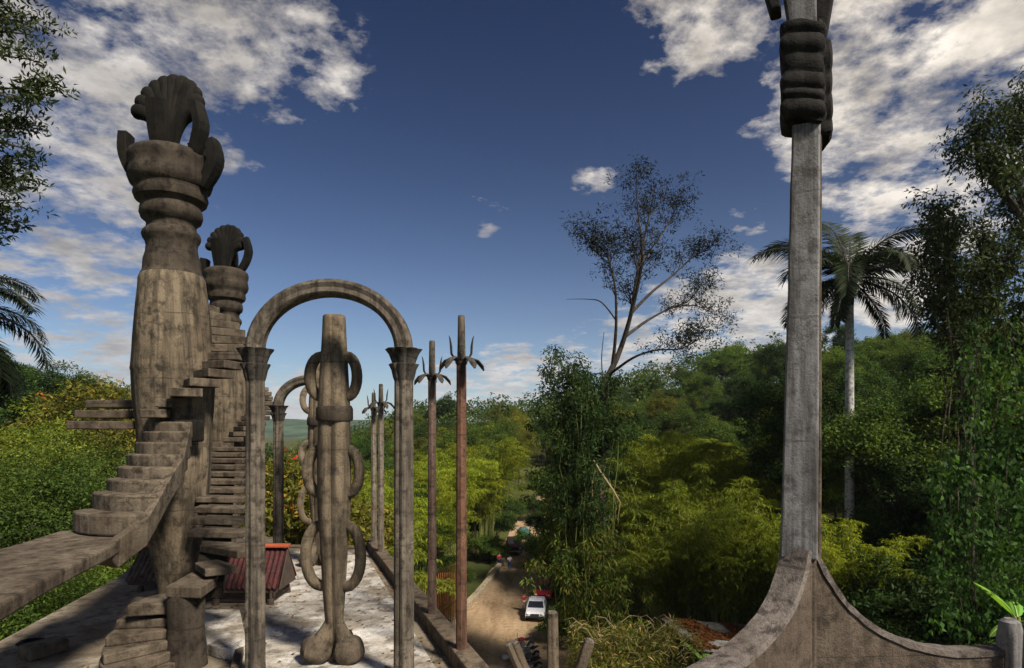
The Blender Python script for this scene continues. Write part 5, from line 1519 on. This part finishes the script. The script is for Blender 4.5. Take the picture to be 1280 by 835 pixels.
def car(label, x, y, rz, paint, pickup=False, W=1.62, L=3.7, H=1.45):
    z0 = Tz(x, y)+0.12
    root = thing('pickup_truck' if pickup else 'small_car', label, 'truck' if pickup else 'car', (x, y, z0))
    root.rotation_euler = (0, 0, rz)
    OFF[root] = Vector((0, 0, 0))
    hw = W/2
    # side outline (y forward = -Y), swept across sections with tumblehome
    if pickup:
        out = [(-L/2, 0.42), (-L/2, 0.95), (-L*0.40, 1.08), (-L*0.20, 1.12), (-L*0.08, H), (L*0.12, H), (L*0.16, 1.08), (L/2, 1.06), (L/2, 0.42)]
    else:
        out = [(-L/2, 0.32), (-L/2+0.02, 0.62), (-L*0.42, 0.78), (-L*0.24, 0.90), (-L*0.08, H-0.06), (L*0.08, H), (L*0.30, H-0.06), (L*0.46, 0.92), (L/2, 0.80), (L/2, 0.32)]
    vs = []; sec = ((-1.0, 0.0), (-0.93, 1), (0.93, 1), (1.0, 0.0))
    n = len(out); vs = []
    for sx in (-1, -0.9, 0.9, 1):
        for (yy, zz) in out:
            tum = 1-0.16*max(0, (zz-0.9)/(H-0.9)) if zz > 0.9 else 1
            inset = 0.05 if abs(sx) == 1 and zz > 0.4 else 0
            vs.append((sx*hw*tum, yy, zz-inset))
    fs = [(s_*n+i, s_*n+(i+1) % n, (s_+1)*n+(i+1) % n, (s_+1)*n+i) for s_ in range(3) for i in range(n)]
    fs += [tuple(range(n-1, -1, -1)), tuple(3*n+i for i in range(n))]
    MB().add(vs, fs).build('body', paint, root, bevel=0.03)
    y0, y1 = (-L*0.20, -L*0.08) if pickup else (-L*0.23, -L*0.09)
    za, zb = (1.14, H-0.04) if pickup else (0.93, H-0.1)
    MB().add([(-hw*0.86, y0-0.02, za), (hw*0.86, y0-0.02, za), (hw*0.74, y1-0.03, zb), (-hw*0.74, y1-0.03, zb), (-hw*0.86, y0+0.02, za-0.02), (hw*0.86, y0+0.02, za-0.02), (hw*0.74, y1+0.02, zb-0.02), (-hw*0.74, y1+0.02, zb-0.02)], [(0, 1, 2, 3), (7, 6, 5, 4), (0, 4, 5, 1), (1, 5, 6, 2), (2, 6, 7, 3), (3, 7, 4, 0)]).build('windscreen', 'glass', root)
    for sg in (-1, 1):
        MB().box((sg*hw*0.925, (y1+L*0.2)/2 if not pickup else L*0.03, (za+zb)/2), (0.03, 1.1 if not pickup else 0.6, (zb-za)*0.7)).build('side_window', 'glass', root)
        MB().ball((sg*hw*0.72, -L/2-0.0, 0.68 if not pickup else 0.8), (0.13, 0.06, 0.09), 10, 6).build('headlight', 'lamp', root, smooth=True)
        for yy in (-L*0.31, L*0.31):
            wheel(root, (sg*(hw-0.08), yy, 0.30), 0.30 if not pickup else 0.36, 0.18)
    MB().box((0, -L/2-0.02, 0.42), (W*0.92, 0.1, 0.16)).build('bumper', 'black' if not pickup else 'steel', root, bevel=0.02)
    MB().box((0, -L/2-0.01, 0.62), (W*0.45, 0.05, 0.12)).build('grille', 'black', root)
    return root
p = at(672, 776, 1); Yc = 760*16/(776-540)
car('small white car parked on the verge facing the platform', (671-640)/F*Yc, Yc+1.2, R(-6), 'white_paint')
car('small red car parked close behind the white one', (681-640)/F*(Yc+6), Yc+7, R(-10), 'red_paint')
Yc = 80.0
car('dark maroon pickup truck on the road under the trees', (642-640)/F*Yc, Yc, R(4), 'maroon', True, 1.9, 4.6, 1.85)
x, y = (655-640)/F*86, 86.0
mb = MB().ball((x, y, Tz(x, y)+0.8), (0.9, 0.9, 0.9), 14, 8, 0.5)
tag(mb.build('tarpaulin_heap', 'teal_cloth', None, loc=(x, y, Tz(x, y)), smooth=True), 'teal tarpaulin draped in a heap beyond the maroon truck', 'tarpaulin')

def motorcycle(label, px, py, rz, paint):
    Yc = 760*15.85/(py-540)
    x, y = (px-640)/F*Yc, Yc
    root = thing('motorcycle', label, 'motorcycle', (x, y, Tz(x, y)+0.16)); root.rotation_euler = (0, R(7), rz); OFF[root] = Vector((0, 0, 0))
    for yy in (-0.68, 0.66): wheel(root, (0, yy, 0.31), 0.31, 0.11)
    MB().ball((0, -0.16, 0.86), (0.17, 0.32, 0.15), 12, 8).build('fuel_tank', paint, root, smooth=True)
    MB().tube([(0, 0.02, 0.84), (0, 0.35, 0.82), (0, 0.78, 0.9)], [0.10, 0.14, 0.08], 10, squash=0.6).build('seat', 'black', root, smooth=True)
    MB().box((0, -0.05, 0.45), (0.3, 0.42, 0.36)).build('engine', 'steel', root, bevel=0.05)
    for sg in (-1, 1):
        MB().tube([(sg*0.09, -0.68, 0.31), (sg*0.09, -0.52, 0.72), (sg*0.09, -0.42, 0.98)], 0.028, 8).build('fork', 'steel', root)
        MB().tube([(sg*0.1, 0.66, 0.31), (sg*0.1, 0.15, 0.42), (sg*0.1, 0.3, 0.8)], 0.025, 6).build('frame', 'black', root)
        MB().ball((sg*0.36, -0.30, 1.16), (0.07, 0.02, 0.05), 8, 6).build('mirror', 'steel', root)
    MB().tube([(-0.36, -0.26, 1.05), (-0.15, -0.4, 1.0), (0.15, -0.4, 1.0), (0.36, -0.26, 1.05)], 0.018, 6).build('handlebar', 'steel', root)
    MB().ball((0, -0.55, 0.92), (0.11, 0.10, 0.11), 12, 8).build('headlight', 'lamp', root, smooth=True)
    MB().tube([(0, -0.36, 0.52), (0, -0.62, 0.66), (0, -0.92, 0.54)], [0.05, 0.08, 0.04], 8, squash=0.4).build('mudguard', paint, root, smooth=True)
    MB().tube([(0.16, -0.1, 0.3), (0.17, 0.4, 0.3), (0.18, 0.85, 0.4)], [0.03, 0.045, 0.05], 8).build('exhaust', 'steel', root, smooth=True)
motorcycle('red motorcycle parked on the verge beside the grey ones', 653, 812, R(-62), 'red_paint')
motorcycle('silver grey motorcycle parked between the red and the black one', 660, 824, R(-56), 'grey_paint')
motorcycle('black motorcycle parked last in the row of three', 662, 838, R(-60), 'black')
x, y = (632-640)/F*42.5, 42.5
tag(MB().ball((x, y, Tz(x, y)+0.3), (0.28, 0.22, 0.2), 12, 8, 0.3).build('white_sack', 'pale_cloth', None, loc=(x, y, Tz(x, y)), smooth=True), 'small white sack lying on the dirt road', 'sack')

# ------------------------------------------------------------------ people
def skin_mesh(name, verts, edges, rads, mat, parent, root_i=0, sub=1):
    me = bpy.data.meshes.new(name)
    me.from_pydata(verts, edges, [])
    me.materials.append(M[mat])
    o = bpy.data.objects.new(name, me); col.objects.link(o); o.parent = parent
    o.modifiers.new('skin', 'SKIN')
    if not me.skin_vertices: me.skin_vertices.new(name='')
    for i, r in enumerate(rads):
        me.skin_vertices[0].data[i].radius = (r, r) if not hasattr(r, '__len__') else r
        me.skin_vertices[0].data[i].use_root = (i == root_i)
    sb = o.modifiers.new('sub', 'SUBSURF'); sb.levels = sub; sb.render_levels = sub
    return o
def person(label, x, y, rz, h, shirt, trousers, stride=0.12):
    z = Tz(x, y)+0.12
    root = thing('person', label, 'person', (x, y, z)); root.rotation_euler = (0, 0, rz); root.scale = (h/1.7,)*3; OFF[root] = Vector((0, 0, 0))
    s = stride
    V = [(0, 0, 0.93), (0, 0.01, 1.15), (0, 0, 1.38), (0, 0, 1.47), (0, -0.01, 1.56), (0, -0.015, 1.66),
         (0.11, 0, 0.88), (0.11, -s*0.6, 0.5), (0.10, -s+0.02, 0.09), (0.10, -s-0.14, 0.04),
         (-0.11, 0, 0.88), (-0.11, s*0.3, 0.5), (-0.10, s, 0.09), (-0.10, s-0.14, 0.04),
         (0.18, 0, 1.36), (0.24, 0.04+s*0.5, 1.10), (0.23, -0.06+s*0.4, 0.87), (0.22, -0.09+s*0.4, 0.76),
         (-0.18, 0, 1.36), (-0.24, 0.04-s*0.5, 1.10), (-0.23, -0.08-s*0.5, 0.88), (-0.22, -0.11-s*0.5, 0.77)]
    E = [(0, 1), (1, 2), (2, 3), (3, 4), (4, 5), (0, 6), (6, 7), (7, 8), (8, 9), (0, 10), (10, 11), (11, 12), (12, 13), (2, 14), (14, 15), (15, 16), (16, 17), (2, 18), (18, 19), (19, 20), (20, 21)]
    Rr = [(0.13, 0.10), (0.12, 0.09), (0.13, 0.09), 0.05, 0.085, 0.075, 0.085, 0.058, 0.042, 0.035, 0.085, 0.058, 0.042, 0.035, 0.055, 0.042, 0.032, 0.028, 0.055, 0.042, 0.032, 0.028]
    b = skin_mesh('body', V, E, Rr, 'skin', root, 0, 2)
    MB().ball((0, 0.02, 1.66), (0.10, 0.112, 0.10), 14, 9).build('hair', 'hair', root, smooth=True)
    tv = [V[0], V[1], V[2], V[14], V[15], V[18], V[19]]
    skin_mesh('shirt', tv, [(0, 1), (1, 2), (2, 3), (3, 4), (2, 5), (5, 6)], [(0.165, 0.13), (0.15, 0.115), (0.155, 0.11), 0.075, 0.06, 0.075, 0.06], shirt, root, 0, 2)
    tv = [(0, 0, 0.95), V[6], V[7], V[8], V[10], V[11], V[12]]
    skin_mesh('trousers', tv, [(0, 1), (1, 2), (2, 3), (0, 4), (4, 5), (5, 6)], [(0.16, 0.125), 0.105, 0.078, 0.065, 0.105, 0.078, 0.065], trousers, root, 0, 2)
def on_road(px, py):
    Yc = 760*15.9/(py-540); return (px-640)/F*Yc, Yc
x, y = on_road(624, 709); person('person in a red top walking by the roadside wall', x, y, R(170), 1.65, 'red_cloth', 'navy_cloth')
x, y = on_road(637, 712); person('person in pale top and blue trousers walking up the road', x, y, R(180), 1.7, 'pale_cloth', 'blue_cloth')
x, y = on_road(655, 763); person('person in red and white walking beside the white car', x, y, R(20), 1.55, 'red_cloth', 'pale_cloth')

# dead leaves blown over the platform
NR = np.random.default_rng(91); B = []
while len(B) < 420:
    x = NR.uniform(-7.6, -0.6); y = NR.uniform(7.2, 16.3)
    kx = k0.x+(k1.x-k0.x)*(y-k0.y)/(k1.y-k0.y)
    if x > kx-0.16 or x < -7.6-(y-9)*0.18: continue
    if NR.random() > math.exp(-((kx-x)/0.9))+0.25: continue
    B.append((x, y, FL+0.02+0.012*NR.random()))
V, Fq = leaf_quads(np.array(B), unit(NR.normal(size=(len(B), 3))*np.array([1, 1, 0.1])), rand_dir(len(B))*0.3+np.array([0, 0, 1]), 0.08*(0.6+0.8*NR.random(len(B))), 0.04, 0.1)
tag(np_obj('dead_leaves', V, Fq, 'litter'), 'dead brown leaves scattered over the platform floor', 'leaves', kind='stuff')

# ------------------------------------------------------------------ valley haze
m, nt = newmat('haze_air')
vol = nt.n('ShaderNodeVolumePrincipled', {'Color': (0.86, 0.91, 1.0, 1), 'Density': 0.00010, 'Anisotropy': 0.2})
nt.n('ShaderNodeOutputMaterial', {'Volume': vol.outputs[0]})
M['haze'] = m
hz = MB().box((0, 1950, 40.0), (6300, 5300, 100.0)).build('haze', 'haze')
tag(hz, 'thin pale haze filling the valley air', kind='stuff')
sc.cycles.volume_bounces = 0
